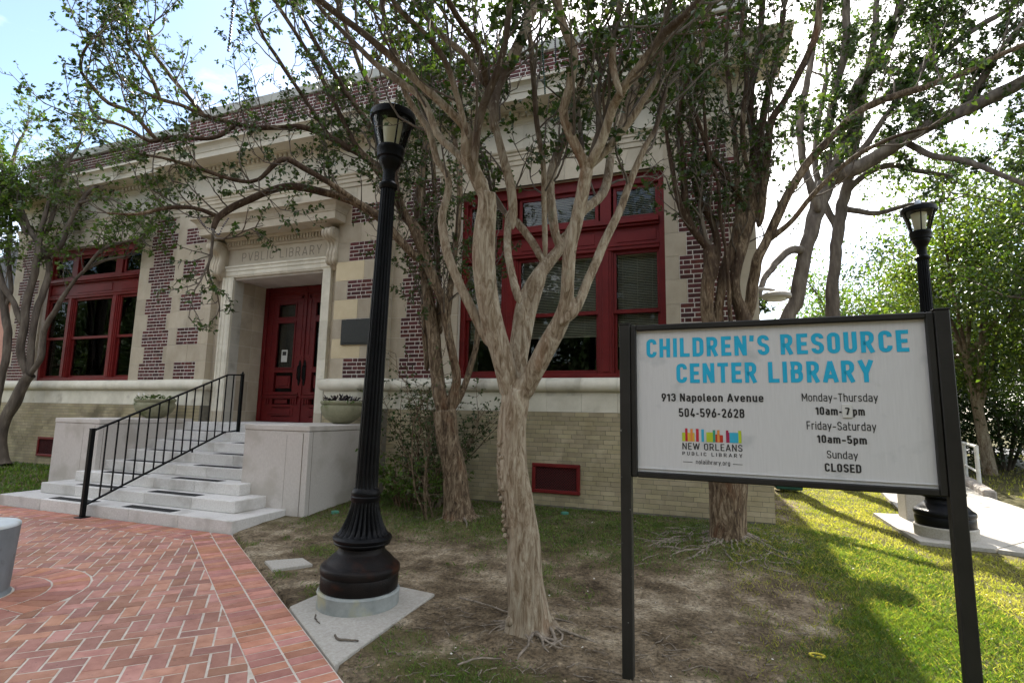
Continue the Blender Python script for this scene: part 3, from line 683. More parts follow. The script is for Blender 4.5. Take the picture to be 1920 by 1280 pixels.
# doors
dr=empty('double_door',(0,0,0)); dr.parent=lib
dr['label']='panelled red double door with glazed upper lights and black oval handles'
y=.87
for s in (0,1):
    X=(lambda a:a) if s==0 else mir
    def bx(mb,xa,xb,*r): a,b=sorted((X(xa),X(xb))); mb.box(a,b,*r); return mb
    mb=MB(); bx(mb,-9.18,-9.08,y-.03,y+.1,1.09,3.99)
    mb.build('door_jamb',REDD,dr,bevel=.005)
    mb=MB()
    for xa,xb,za,zb in ((-9.08,-8.80,1.09,3.86),(-8.30,-8.055,1.09,3.86),(-8.80,-8.30,1.09,1.20),(-8.80,-8.30,1.40,1.46),(-8.80,-8.30,1.60,1.72),(-8.80,-8.30,2.13,2.22),(-8.80,-8.30,3.22,3.31),(-8.80,-8.30,3.62,3.86)): bx(mb,xa,xb,y,y+.07,za,zb)
    mb.build('door_leaf',REDD,dr,bevel=.004)
    mb=MB()
    bx(mb,-9.0,-8.93,y-.012,y+.01,1.75,3.78); bx(mb,-8.19,-8.12,y-.012,y+.01,2.5,3.78)
    bx(mb,-9.0,-8.12,y-.012,y+.01,3.72,3.79); bx(mb,-9.0,-8.12,y-.02,y+.01,1.66,1.70); bx(mb,-9.06,-8.10,y-.05,y+.01,1.60,1.635); bx(mb,-9.04,-8.12,y-.035,y+.01,1.575,1.60)
    bx(mb,-8.74,-8.36,y+.0,y+.04,1.80,2.06); bx(mb,-8.70,-8.40,y-.015,y+.04,1.84,2.02)
    bx(mb,-8.92,-8.22,y-.01,y+.04,1.215,1.385); bx(mb,-8.86,-8.28,y-.025,y+.04,1.25,1.35); bx(mb,-8.74,-8.40,y+.0,y+.04,1.48,1.57)
    for xx in (-8.96,-8.90,-8.27,-8.21,-8.15): bx(mb,xx-.018,xx+.018,y-.03,y+.01,1.46,1.575)
    for xa,xb,za,zb in ((-8.81,-8.78,2.21,3.23),(-8.33,-8.29,2.21,3.23),(-8.81,-8.78,3.30,3.64),(-8.33,-8.29,3.30,3.64),(-8.78,-8.33,2.21,2.24),(-8.78,-8.33,3.195,3.23),(-8.78,-8.33,3.30,3.33),(-8.78,-8.33,3.605,3.64)): bx(mb,xa,xb,y-.018,y+.02,za,zb)
    mb.build('door_moulding',REDD,dr,bevel=.005)
    for zz in (2.45,2.75,3.05,3.35,3.6):
        for xx in (-8.22,-8.09): 
            m_=MB(); m_.lathe([(.012,0),(.012,.006),(.004,.012)],10); o=m_.build('stud',REDD,dr,smooth=True); o.rotation_euler=(R(90),0,0); o.location=(X(xx),y-.012,zz)
    mb=MB(); bx(mb,-8.79,-8.31,y+.03,y+.035,2.22,3.215); bx(mb,-8.79,-8.31,y+.03,y+.035,3.31,3.63); mb.build('door_glass',GLASS,dr)
    mb=MB(); bx(mb,-9.08,-8.055,y+.0,y+.06,3.86,3.99); bx(mb,-9.08,-8.055,y-.03,y+.0,3.85,3.885); mb.build('door_head',REDD,dr,bevel=.004)
    # pull handle on an oval plate
    P=[( .036*math.cos(a),.20*math.sin(a)+( .07 if math.sin(a)>0 else -.07)) for a in np.linspace(0,2*math.pi,24,endpoint=False)]
    m_=MB().prism(P,'y',-.012,0); o=m_.build('handle_plate',IRON,dr); o.location=(X(-8.115),y-.001,2.12)
    m_=MB().tube([(0,0,.15),(0,-.05,.13),(0,-.06,.05),(0,-.06,-.05),(0,-.05,-.13),(0,0,-.15)],.011,8); o=m_.build('door_handle',IRON,dr,smooth=True); o.location=(X(-8.115),y-.012,2.12)
MB().box(-8.058,-8.02,y-.022,y+.02,1.09,3.86).build('meeting_strip',REDD,dr,bevel=.004)
PAPER=M('notice_paper',(.42,.42,.38),(.5,.5,.46),scale=9)
MB().box(-8.66,-8.50,y+.026,y+.029,2.36,2.62).build('door_notice',PAPER,dr)
MB().box(-8.63,-8.53,y+.022,y+.0255,2.50,2.585).build('notice_picture',INK,dr)
MB().box(-9.18,-6.92,.88,.98,1.09,1.11).box(-9.2,-6.9,1.0,1.05,1.09,4.0).build('vestibule',DARK,lib)
# basement vents
def vent(x0,x1,z0,z1,label=None):
    v=empty('basement_vent',((x0+x1)/2,-.076,(z0+z1)/2)); v.parent=lib
    if label: v['label']=label
    a,c=(x1-x0)/2,(z1-z0)/2; t=.055; mb=MB()
    for q,d in ((0,-.035),(t*.5,-.022)):
        mb.box(-a+q,a-q,d,.01,c-t,c-q).box(-a+q,a-q,d,.01,-c+q,-c+t).box(-a+q,-a+t,d,.01,-c+t,c-t).box(a-t,a-q,d,.01,-c+t,c-t)
    mb.build('vent_frame',RED,v,bevel=.008)
    MB().box(-a+t,a-t,-.003,.0,-c+t,c-t).build('vent_void',DARK,v)
    mb=MB(); n=16; W_=a-t; Hh=c-t
    for i in range(-n,n+1):
        for sg in (-1,1):
            x=i*2*W_/n; pa=(x-sg*Hh,-Hh); pb=(x+sg*Hh,Hh)
            def cl(p,q):
                t0,t1=0,1; dx=q[0]-p[0]
                for lim,s_ in ((-W_,1),(W_,-1)):
                    f0=s_*(p[0]-lim); f1=s_*(q[0]-lim)
                    if f0<0 and f1<0: return None
                    if f0<0: t0=max(t0,f0/(f0-f1))
                    if f1<0: t1=min(t1,f0/(f0-f1))
                return None if t1-t0<.02 else ((p[0]+dx*t0,p[1]+(q[1]-p[1])*t0),(p[0]+dx*t1,p[1]+(q[1]-p[1])*t1))
            r_=cl(pa,pb)
            if r_: mb.tube([(r_[0][0],-.011-.003*sg,r_[0][1]),(r_[1][0],-.011-.003*sg,r_[1][1])],.0035,4)
    mb.build('vent_lattice',REDD,v,kind='stuff')
vent(-2.62,-1.87,.18,.62,'red framed lattice vent low in the tan brick beside the pale tree trunk')
vent(-14.75,-14.0,.18,.62,'red framed lattice vent low in the tan brick left of the steps')
o=MB().box(-6.28,-5.60,-.185,-.15,2.53,2.99).box(-6.25,-5.63,-.192,-.185,2.56,2.96).build('wall_plaque',M('dark_bronze_plaque',(.012,.014,.012),(.022,.024,.02),scale=30,rough=.5,bump=.5,bscale=70),None,bevel=.004)
tag(o,'dark bronze plaque fixed to the stone pier right of the red doors','plaque')
# ---------------------------------------------------------------- entrance steps
stp=empty('front_steps',(-8.09,-1.5,-.18),label='pale stone entrance steps between two square cheek walls with black grip strips',cat='steps')
stp.location=(0,0,0)
RISE,TREAD,Y0=.1585,.35,-2.84
ext={1:(-10.42,-5.62),2:(-10.08,-5.98),3:(-9.86,-6.29)}
GRIP=M('grip_strip',(.010,.010,.010),(.02,.02,.02),scale=200,rough=.95,bump=.6,bscale=300)
for n in range(1,9):
    x0,x1=ext.get(n,(-9.72,-6.46)); yf=Y0+TREAD*(n-1); zt=-.18+RISE*n; zb=zt-RISE+.001 if n>1 else -.4
    yb=yf+TREAD+.1 if n<8 else .86
    if n<4: yb=-1.94
    nb=5 if n<3 else 4; cuts=[x0]+[x0+(x1-x0)*(i+rnd.uniform(-.12,.12))/nb for i in range(1,nb)]+[x1]
    for a,b in zip(cuts[:-1],cuts[1:]):
        MB().box(a+.002,b-.002,yf,yb,zb,zt).build('step_stone',STEPM,stp,bevel=.010,seg=2)
    if n<4: MB().box(-9.72,-6.46,-1.94,-1.4,zb,zt-.004).build('step_fill',STEPM,stp)
    if n<8:
        for a,b in ((-9.35,-8.42),(-7.75,-6.80)):
            MB().box(a,b,yf+.07,yf+.225,zt+.0,zt+.004).build('grip_strip',GRIP,stp)
def cheek(x0,x1,label):
    c=empty('cheek_wall',(0,0,0)); c.parent=stp; c['label']=label
    MB().box(x0,x1,-1.95,-.222,-.4,1.055).build('wall_block',CHEEK,c,bevel=.006)
    MB().box(x0-.006,x1+.006,-1.957,-.215,1.060,1.139).build('coping_slab',CHEEK,c,bevel=.012,seg=2)
    for z in (1.0575,): MB().box(x0+.002,x1-.002,-1.945,-.23,1.054,1.061).build('bed_joint',MORTD,c)
    MB().box(x1-.10,x1-.094,-1.955,-1.94,-.2,1.03).box(x1-.003,x1+.0015,-1.87,-1.864,-.2,1.05).box((x0+x1)/2+.20,(x0+x1)/2+.2025,-1.9515,-1.94,-.3,1.0).build('panel_joint',MORTD,c)
cheek(-10.88,-9.72,'square concrete cheek wall left of the steps'); cheek(-6.48,-5.30,'square concrete cheek wall right of the steps')
# handrail
hr=empty('handrail',(-8.25,-2.95,-.18),label='black iron handrail with square balusters climbing the middle of the entrance steps',cat='handrail')
def loc(mb,base): mb.v=[(v[0]-base[0],v[1]-base[1],v[2]-base[2]) for v in mb.v]; return mb
HB=(-8.25,-2.95,-.18)
def hb(mb,name,**k): return loc(mb,HB).build(name,IRON,hr,**k)
hb(MB().box(-8.278,-8.222,-2.978,-2.922,-.18,1.035).box(-8.283,-8.217,-2.983,-2.917,1.035,1.047),'post',bevel=.004)
hb(MB().box(-8.32,-8.18,-3.02,-2.88,-.18,-.165),'base_plate',bevel=.003)
hb(MB().box(-8.225,-8.175,-.52,-.47,.92,1.99).box(-8.23,-8.17,-.525,-.465,1.99,2.0),'post',bevel=.004)
hb(MB().lathe([(.012,0),(.02,.012),(.016,.03),(.005,.04)],10,(-8.2,-.495,2.0)),'finial',smooth=True)
def bar(p,q,w=.011,d=.018):
    mb=MB(); (y0,z0),(y1,z1)=p,q; 
    vs=[(-8.235-w,y0,z0-d),(-8.235+w,y0,z0-d),(-8.235+w,y0,z0+d*.2),(-8.235-w,y0,z0+d*.2),(-8.21-w,y1,z1-d),(-8.21+w,y1,z1-d),(-8.21+w,y1,z1+d*.2),(-8.21-w,y1,z1+d*.2)]
    mb.add(vs,[(0,1,2,3),(7,6,5,4),(0,4,5,1),(1,5,6,2),(2,6,7,3),(3,7,4,0)]); return mb
TR=((-2.93,1.03),(-.80,1.97)); BRr=((-2.92,.01),(-.80,.93))
hb(bar(*TR,w=.022,d=.02),'top_rail'); hb(bar((-.80,1.97),(-.50,1.985),w=.022,d=.02),'top_rail')
hb(bar(*BRr,w=.016,d=.02),'bottom_rail'); hb(bar((-.80,.93),(-.50,.965),w=.016,d=.02),'bottom_rail')
for i in range(15):
    y=-2.77+i*.1505; t=(y+2.93)/2.13; zt=1.03+(1.97-1.03)*min(t,1); zb=.01+.92*min(t,1)
    if y>-.8: zt=1.975; zb=.94
    hb(MB().box(-8.235,-8.219,y-.008,y+.008,zb,zt),'baluster')
hb(MB().box(-8.235,-8.215,-1.38,-1.36,.45,.68),'stub_leg')
# planters
def planter(x,y,label,plant):
    p=empty('planter_bowl',(x,y,1.141),label=label,cat='planter',group='bowl planters beside the doorway'); p.scale=(.86,.86,.97)
    pr_=[(.14,0),(.17,.015),(.20,.03),(.29,.085),(.355,.16),(.385,.235),(.39,.285),(.375,.31),(.365,.318),(.375,.33),(.395,.345),(.40,.375),(.385,.392),(.35,.39),(.34,.34),(.30,.33)]
    m=M('planter_stone_'+plant,(.20,.195,.12),(.31,.30,.20),scale=7,rough=.85,bump=.3,bscale=70,stain=((.11,.125,.045),3.5,.52))
    MB().lathe([(r*1.02,z*.98) for r,z in pr_],40).build('bowl',m,p,smooth=True)
    MB().lathe([(.345,.33),(.33,.345),(.02,.36)],24).build('potting_soil',DARK,p,smooth=True)
    V=[];rr_=random.Random(len(plant))
    def leafq(c,d,l,wd,nrm):
        c=np.array(c);d=np.array(d)/np.linalg.norm(d);s=np.cross(d,nrm);s/=np.linalg.norm(s)+1e-9
        V.extend([c,c+d*l*.5+s*wd,c+d*l,c+d*l*.5-s*wd])
    n=240 if plant=='coleus' else 150
    for i in range(n):
        a=rr_.uniform(0,6.28);r=.34*math.sqrt(rr_.random()); hgt=.36+rr_.uniform(0,.12)*(1-.5*r/.34)
        d=(math.cos(a)*rr_.uniform(.2,1),math.sin(a)*rr_.uniform(.2,1),rr_.uniform(-.1,.8))
        leafq((r*math.cos(a),r*math.sin(a),hgt),d,rr_.uniform(.05,.09),rr_.uniform(.015,.028),(rr_.uniform(-.5,.5),rr_.uniform(-.5,.5),1))
    V=np.array(V); me=np_mesh('plant_leaves',V,np.arange(len(V)).reshape(-1,4),COLE if plant=='coleus' else PANSY)
    link('plant',me,p,kind='stuff')
    V=[]
    for i in range(90):
        a=rr_.uniform(0,6.28) if plant=='coleus' else rr_.uniform(2.5,5.5);r=.36+rr_.uniform(0,.04)
        leafq((r*math.cos(a),r*math.sin(a),.40-rr_.uniform(0,.12 if math.cos(a)<0 else .03)),(math.cos(a)*.4,math.sin(a)*.4,-rr_.uniform(.1,1)),.05,.014,(math.cos(a),math.sin(a),.4))
    V=np.array(V); link('trailing_leaves',np_mesh('trailing',V,np.arange(len(V)).reshape(-1,4),LEAFY),p,kind='stuff')
    if plant!='coleus':
        for a,r in ((3.6,.33),(4.4,.30),(5.0,.31)):
            mb=MB()
            for k in range(5):
                b=k*1.257; mb.quad((0,0,0),(.022*math.cos(b-.5),.01,.022*math.sin(b-.5)),(.03*math.cos(b),.0,.03*math.sin(b)),(.022*math.cos(b+.5),.01,.022*math.sin(b+.5)))
            mb.build('white_flower',M('white_petal',(.75,.75,.72)),p,loc=(r*math.cos(a),r*math.sin(a)-.05,.47),fix=False)
COLE=Mleaf('coleus_leaf',(.018,.010,.022),(.045,.03,.04),.1,scale=9,hue=.05); PANSY=Mleaf('pansy_leaf',(.05,.085,.03),(.12,.17,.07),.3,scale=9)
planter(-5.76,-.68,'stone bowl planter with dark purple coleus on the right cheek wall','coleus')
planter(-10.13,-.72,'stone bowl planter with small green plants on the left cheek wall','pansies')
# ---------------------------------------------------------------- street lamps
FR=M('lamp_frosted_chimney',(.66,.66,.50),(.74,.73,.58),scale=4,rough=.4)
def lamp(x,y,z,sc,lean,label,base_mat,foot_mat):
    e=empty('street_lamp',(x,y,z),label=label,cat='street lamp',group='black fluted street lamps'); e.scale=(sc,sc,sc)
    e.rotation_euler=(-lean[1],lean[0],0)
    k=64; sh=.93
    MB().lathe([(.322,-.1),(.322,.09),(.327,.115),(.318,.13)],48).build('concrete_footing',foot_mat,e,smooth=True)
    MB().lathe([(.300,.128),(.308,.14),(.308,.235),(.302,.245),(.313,.255),(.317,.275),(.315,.30),(.303,.315),(.290,.318),(.265,.345),(.235,.378),(.205,.40),(.187,.418),(.183,.45)],48).build('drum_base',base_mat,e,smooth=True)
    MB().lathe([(.183,.448),(.200,.462),(.222,.472),(.228,.485),(.224,.492),(.236,.505),(.238,.52),(.228,.535),(.208,.545)],48).build('base_ring',IRON,e,smooth=True)
    pr_=[(.208,.544),(.196,.56),(.172,.60),(.150,.65),(.132,.70),(.118,.76),(.110,.805)]
    MB().lathe(pr_,96,flute=(.55,.80,24,.16)).build('fluted_bell',IRON,e,smooth=True)
    MB().lathe([(.108,.80),(.118,.812),(.121,.84),(.114,.85),(.119,.862),(.117,.882),(.106,.90),(.100,.91)],40).build('collar',IRON,e,smooth=True)
    pr_=[(.100*sh,.905)]+[(.100*sh-.031*sh*i/24,.92+2.60*i/24) for i in range(25)]
    MB().lathe(pr_,96,flute=(.92,3.53,16,.13)).build('fluted_shaft',IRON,e,smooth=True)
    MB().lathe([(.070,3.515),(.082,3.53),(.084,3.56),(.070,3.575),(.056,3.59),(.054,3.68),(.060,3.70),(.085,3.745),(.098,3.77),(.098,3.80),(.117,3.81),(.120,3.87),(.126,3.88),(.122,3.91),(.105,3.915)],40).build('lamp_cup',IRON,e,smooth=True)
    MB().lathe([(.110,3.905),(.186,4.175)],6*4).build('glass_shade',GLASSL,e,smooth=True,fix=True)
    for i in range(6):
        a=i*math.pi/3+.35; MB().tube([(.114*math.cos(a),.114*math.sin(a),3.905),(.189*math.cos(a),.189*math.sin(a),4.178)],.0075,6).build('shade_bar',IRON,e)
    MB().lathe([(.05,3.91),(.06,3.93),(.085,4.10),(.09,4.16),(.03,4.17)],24).build('chimney',FR,e,smooth=True)
    MB().lathe([(.186,4.165),(.203,4.17),(.207,4.20),(.203,4.232),(.180,4.245),(.12,4.265),(.05,4.28),(.045,4.29)],40).build('cap_rim',IRON,e,smooth=True)
    MB().lathe([(.034,4.285),(.036,4.33),(.030,4.345),(.01,4.35)],20).build('photocell',M('photocell_'+str(sc),(.42,.5,.62),(.6,.66,.74),scale=30,rough=.4),e,smooth=True)
    return e
lamp(-2.735,-4.205,-.175,1.0,(.017,.010),'black fluted street lamp with rusty drum base in front of the library steps',RUST,GALV)
lamp(2.86,.86,-.14,1.07,(0,0),'black fluted street lamp behind the sign at the edge of the right walkway',IRON,CONC)
# ---------------------------------------------------------------- pads, covers, walkway
def flat(name,poly,z0,z1,mat,**k):
    mb=MB().prism(poly,'z',z0,z1); o=mb.build(name,mat,None,**{q:v for q,v in k.items() if q in('bevel','kind')}); return o
tag(flat('concrete_pad',[(-3.17,-4.49),(-2.206,-5.153),(-2.27,-3.77),(-3.15,-3.66)],-.26,-.168,CONC,bevel=.006,kind='structure'),'pale concrete pad under the front street lamp')
tag(flat('utility_cover',[(-4.32,-3.60),(-4.02,-3.80),(-3.80,-3.50),(-4.05,-3.36)],-.24,-.163,CONC,bevel=.004),'square pale concrete cover set in the soil beside the brick paving edge','utility cover')
GCAP=M('green_plastic',(.05,.20,.14),(.09,.27,.19),rough=.5)
for (x,y,l) in ((-5.04,-1.62,'small green round irrigation cap in the soil beside the right cheek wall'),(-1.98,-.55,'small green round irrigation cap in the grass by the tan brick wall')):
    z=float(ground_h(np.array([x]),np.array([y]))[0]); o=MB().lathe([(.055,-.03),(.055,.012),(.04,.018)],20).build('irrigation_cap',GCAP,None,loc=(x,y,z+.01),smooth=True); tag(o,l,'irrigation cap','irrigation caps')
wk=empty('walkway',(0,0,0),kind='structure')
slabs=[[(2.42,2.50),(2.40,1.52),(3.98,1.30),(4.9,3.2),(5.1,4.2),(2.85,2.56)],[(2.40,1.51),(2.41,.36),(3.14,.25),(4.0,1.29)],[(3.15,.245),(3.38,.14),(6.0,-1.2),(7.5,-.2),(4.02,1.285)],[(4.03,1.285),(7.51,-.19),(8.3,.6),(4.92,3.19)],[(2.86,2.57),(5.11,4.21),(5.20,5.8),(3.25,5.2)],[(3.255,5.21),(5.205,5.81),(5.62,8.2),(3.6,8.2)],[(3.61,8.21),(5.62,8.21),(6.4,13),(4.6,13)]]
for P in slabs:
    a=np.array(P); c=a.mean(0); a=c+(a-c)*.995
    MB().prism([tuple(p) for p in a],'z',-.3,-.142).build('concrete_slab',CONC,wk,bevel=.005)
cb=empty('kerb',(0,0,0),label='low concrete kerb along the right edge of the walkway with a clipped end',cat='kerb'); 
P=[(5.14,5.85),(5.36,5.80),(5.95,8.3),(6.75,13),(6.5,13.1),(5.70,8.35)]
MB().prism(P,'z',-.3,-.02).build('kerb_run',M('kerb_concrete',(.22,.19,.17),(.38,.35,.31),scale=12,rough=.9,bump=.4,bscale=60),cb,bevel=.03)
rl=empty('ramp_rail',(5.62,7.26,-.15),label='white painted pipe rail beside the walkway ramp on the right',cat='rail')
WPNT=M('white_rail_paint',(.50,.50,.46),(.62,.62,.58),scale=8,rough=.5,stain=((.3,.27,.22),6,.66))
for i,(x,y) in enumerate(((0,0),(.55,2.2),(1.0,4.6))): MB().tube([(x,y,0),(x,y,.93)],.042,14).build('rail_post',WPNT,rl,smooth=True)
MB().tube([(-.0,-.03,.95),(.05,.2,.95),(.55,2.2,.95),(1.0,4.6,.95)],.038,12).build('top_rail',WPNT,rl,smooth=True)
MB().tube([(.0,.0,.38),(.55,2.2,.38),(1.0,4.6,.38)],.028,12).build('lower_rail',WPNT,rl,smooth=True)
pd=MB().box(2.74,3.14,1.98,2.38,-.2,.62).box(2.71,3.17,1.95,2.41,.62,.70); tag(pd.build('concrete_pedestal',CONC,None,bevel=.012),'square concrete pedestal behind the sign at the left edge of the walkway','pedestal')
bn=empty('green_bin',(1.45,4.85,-.14),label='dark green bin standing behind the right corner of the library',cat='bin')
GRN=M('dark_green_plastic',(.008,.05,.032),(.012,.07,.045),rough=.45)
MB().prism([(-.25,.03),(.25,.03),(.29,.9),(-.29,.9)],'y',-.25,.25).build('bin_body',GRN,bn,bevel=.02); MB().box(-.31,.31,-.31,.31,.9,.96).build('bin_lid',GRN,bn,bevel=.02)
# road beyond the right hand trees
rd=MB().prism([(-60,26),(120,20),(120,28),(-60,34)],'z',-.25,-.13); rd.build('road',M('asphalt',(.05,.05,.05),(.075,.075,.072),scale=30,rough=.9,bump=.4,bscale=90),None,kind='structure')
# bollard
bx_,by_=BC[0]*PSC,1.046+BC[1]*PSC
bo=empty('bollard',(bx_,by_,-.18),label='round blue grey concrete bollard with a white top on the brick plaza',cat='bollard')
MB().lathe([(.315,-.05),(.315,.01),(.30,.03),(.305,.10),(.312,.30),(.322,.52),(.325,.545)],48).build('bollard_body',BOLL,bo,smooth=True)
MB().lathe([(.325,.543),(.324,.556),(.314,.567),(.29,.572),(.15,.578),(.02,.579)],48).build('bollard_top',BOLLT,bo,smooth=True)
# ---------------------------------------------------------------- sign
sg=empty('library_sign',(-.446,-4.58,-.18),label='white library name and opening hours board in a dark frame on two square posts',cat='sign')
SA=np.array([-.446,-4.581]); SB_=np.array([1.075,-4.655]); su=(SB_-SA)/np.linalg.norm(SB_-SA); SWD=float(np.linalg.norm(SB_-SA)); sn=np.array([su[1],-su[0]])
sroot=empty('sign_panel',(0,0,0)); sroot.parent=sg; sroot.location=(0,0,1.031+.18); sroot.rotation_euler=(0,0,math.atan2(su[1],su[0]))
SH=.881
MB().box(-.01,SWD+.01,.004,.03,-.01,SH+.01).build('board',PAINTW,sroot)
mb=MB(); f=.036
mb.box(-f,0,-.022,.045,-f,SH+f).box(SWD,SWD+f,-.022,.045,-f,SH+f).box(0,SWD,-.022,.045,-f,0).box(0,SWD,-.022,.045,SH,SH+f); mb.build('frame',BRONZE,sroot,bevel=.006)
MB().box(-.005,SWD+.005,-.004,.004,.018,.020).build('board_lip',PAINTW,sroot)
rz=math.atan2(su[1],su[0])
def post(x,w_,zt,m,nm):
    mb=MB().box(-w_/2,w_/2,-w_/2,w_/2,-.35,zt); o=mb.build('post',m,sg,bevel=.004); p=SA+su*x; o.location=(p[0]+.446,p[1]+4.58+.005,0); o.rotation_euler=(0,0,rz)
    mb=MB().box(-w_/2-.003,w_/2+.003,-w_/2-.003,w_/2+.003,0,.008); c=mb.build('post_cap',m,sg,bevel=.002); c.location=(p[0]+.446,p[1]+4.585,zt); c.rotation_euler=(0,0,rz)
post(-.071,.066,2.135,BRCHIP,0); post(SWD+.071,.066,2.135,BRONZE,1)
# --- lettering: own stroke alphabet
def rpath(pts,closed=False):
    out=[];n=len(pts)
    for i,p in enumerate(pts):
        r=p[2] if len(p)>2 else 0
        if r and (closed or 0<i<n-1):
            a=np.array(pts[i-1][:2],float);b=np.array(p[:2],float);c=np.array(pts[(i+1)%n][:2],float)
            u=(a-b);lu=np.linalg.norm(u);u/=lu;v=(c-b);lv=np.linalg.norm(v);v/=lv
            r=min(r,lu*.5 if (0<i-1 or closed) else lu,lv*.5 if (i+1<n-1 or closed) else lv)
            ang=math.acos(max(-1,min(1,float(u@v)))); t=r
            s0=b+u*t;s1=b+v*t
            for k in range(7):
                q=k/6; out.append(tuple((1-q)**2*s0+2*q*(1-q)*(b*1.0)+q*q*s1) if ang<.1 else tuple(bez(s0,b,s1,q)))
        else: out.append((float(p[0]),float(p[1])))
    return out
def bez(s0,b,s1,q):
    # close to a circular arc
    c0=s0+(b-s0)*.56; c1=s1+(b-s1)*.56
    return (1-q)**3*s0+3*q*(1-q)**2*c0+3*q*q*(1-q)*c1+q**3*s1
def stroke(mb,pts,w_,closed,xf,y):
    P=np.array(pts);n=len(P);L_=[];R_=[]
    if not closed:      # sharp corners: draw the two arms as separate flat ended strokes
        for i in range(1,n-1):
            a=P[i]-P[i-1];c=P[i+1]-P[i];la,lc=np.linalg.norm(a),np.linalg.norm(c)
            if la>1e-6 and lc>1e-6 and float(a@c)/(la*lc)<-.2:
                stroke(mb,pts[:i+1],w_,False,xf,y); stroke(mb,pts[i:],w_,False,xf,y-.00006); return
    for i in range(n):
        a=P[i-1] if (i>0 or closed) else None; c=P[(i+1)%n] if (i<n-1 or closed) else None
        d1=(P[i]-a) if a is not None else (c-P[i]); d2=(c-P[i]) if c is not None else (P[i]-a)
        if np.linalg.norm(d1)<1e-9: d1=d2
        if np.linalg.norm(d2)<1e-9: d2=d1
        n1=np.array([-d1[1],d1[0]])/np.linalg.norm(d1);n2=np.array([-d2[1],d2[0]])/np.linalg.norm(d2)
        k=1+float(n1@n2); m=(n1+n2)/max(k,.35)
        L_.append(P[i]+m*w_/2);R_.append(P[i]-m*w_/2)
    rng=range(n if closed else n-1)
    for i in rng:
        j=(i+1)%n; q=[L_[i],R_[i],R_[j],L_[j]]
        mb.quad(*[(xf(p)[0],y,xf(p)[1]) for p in q])
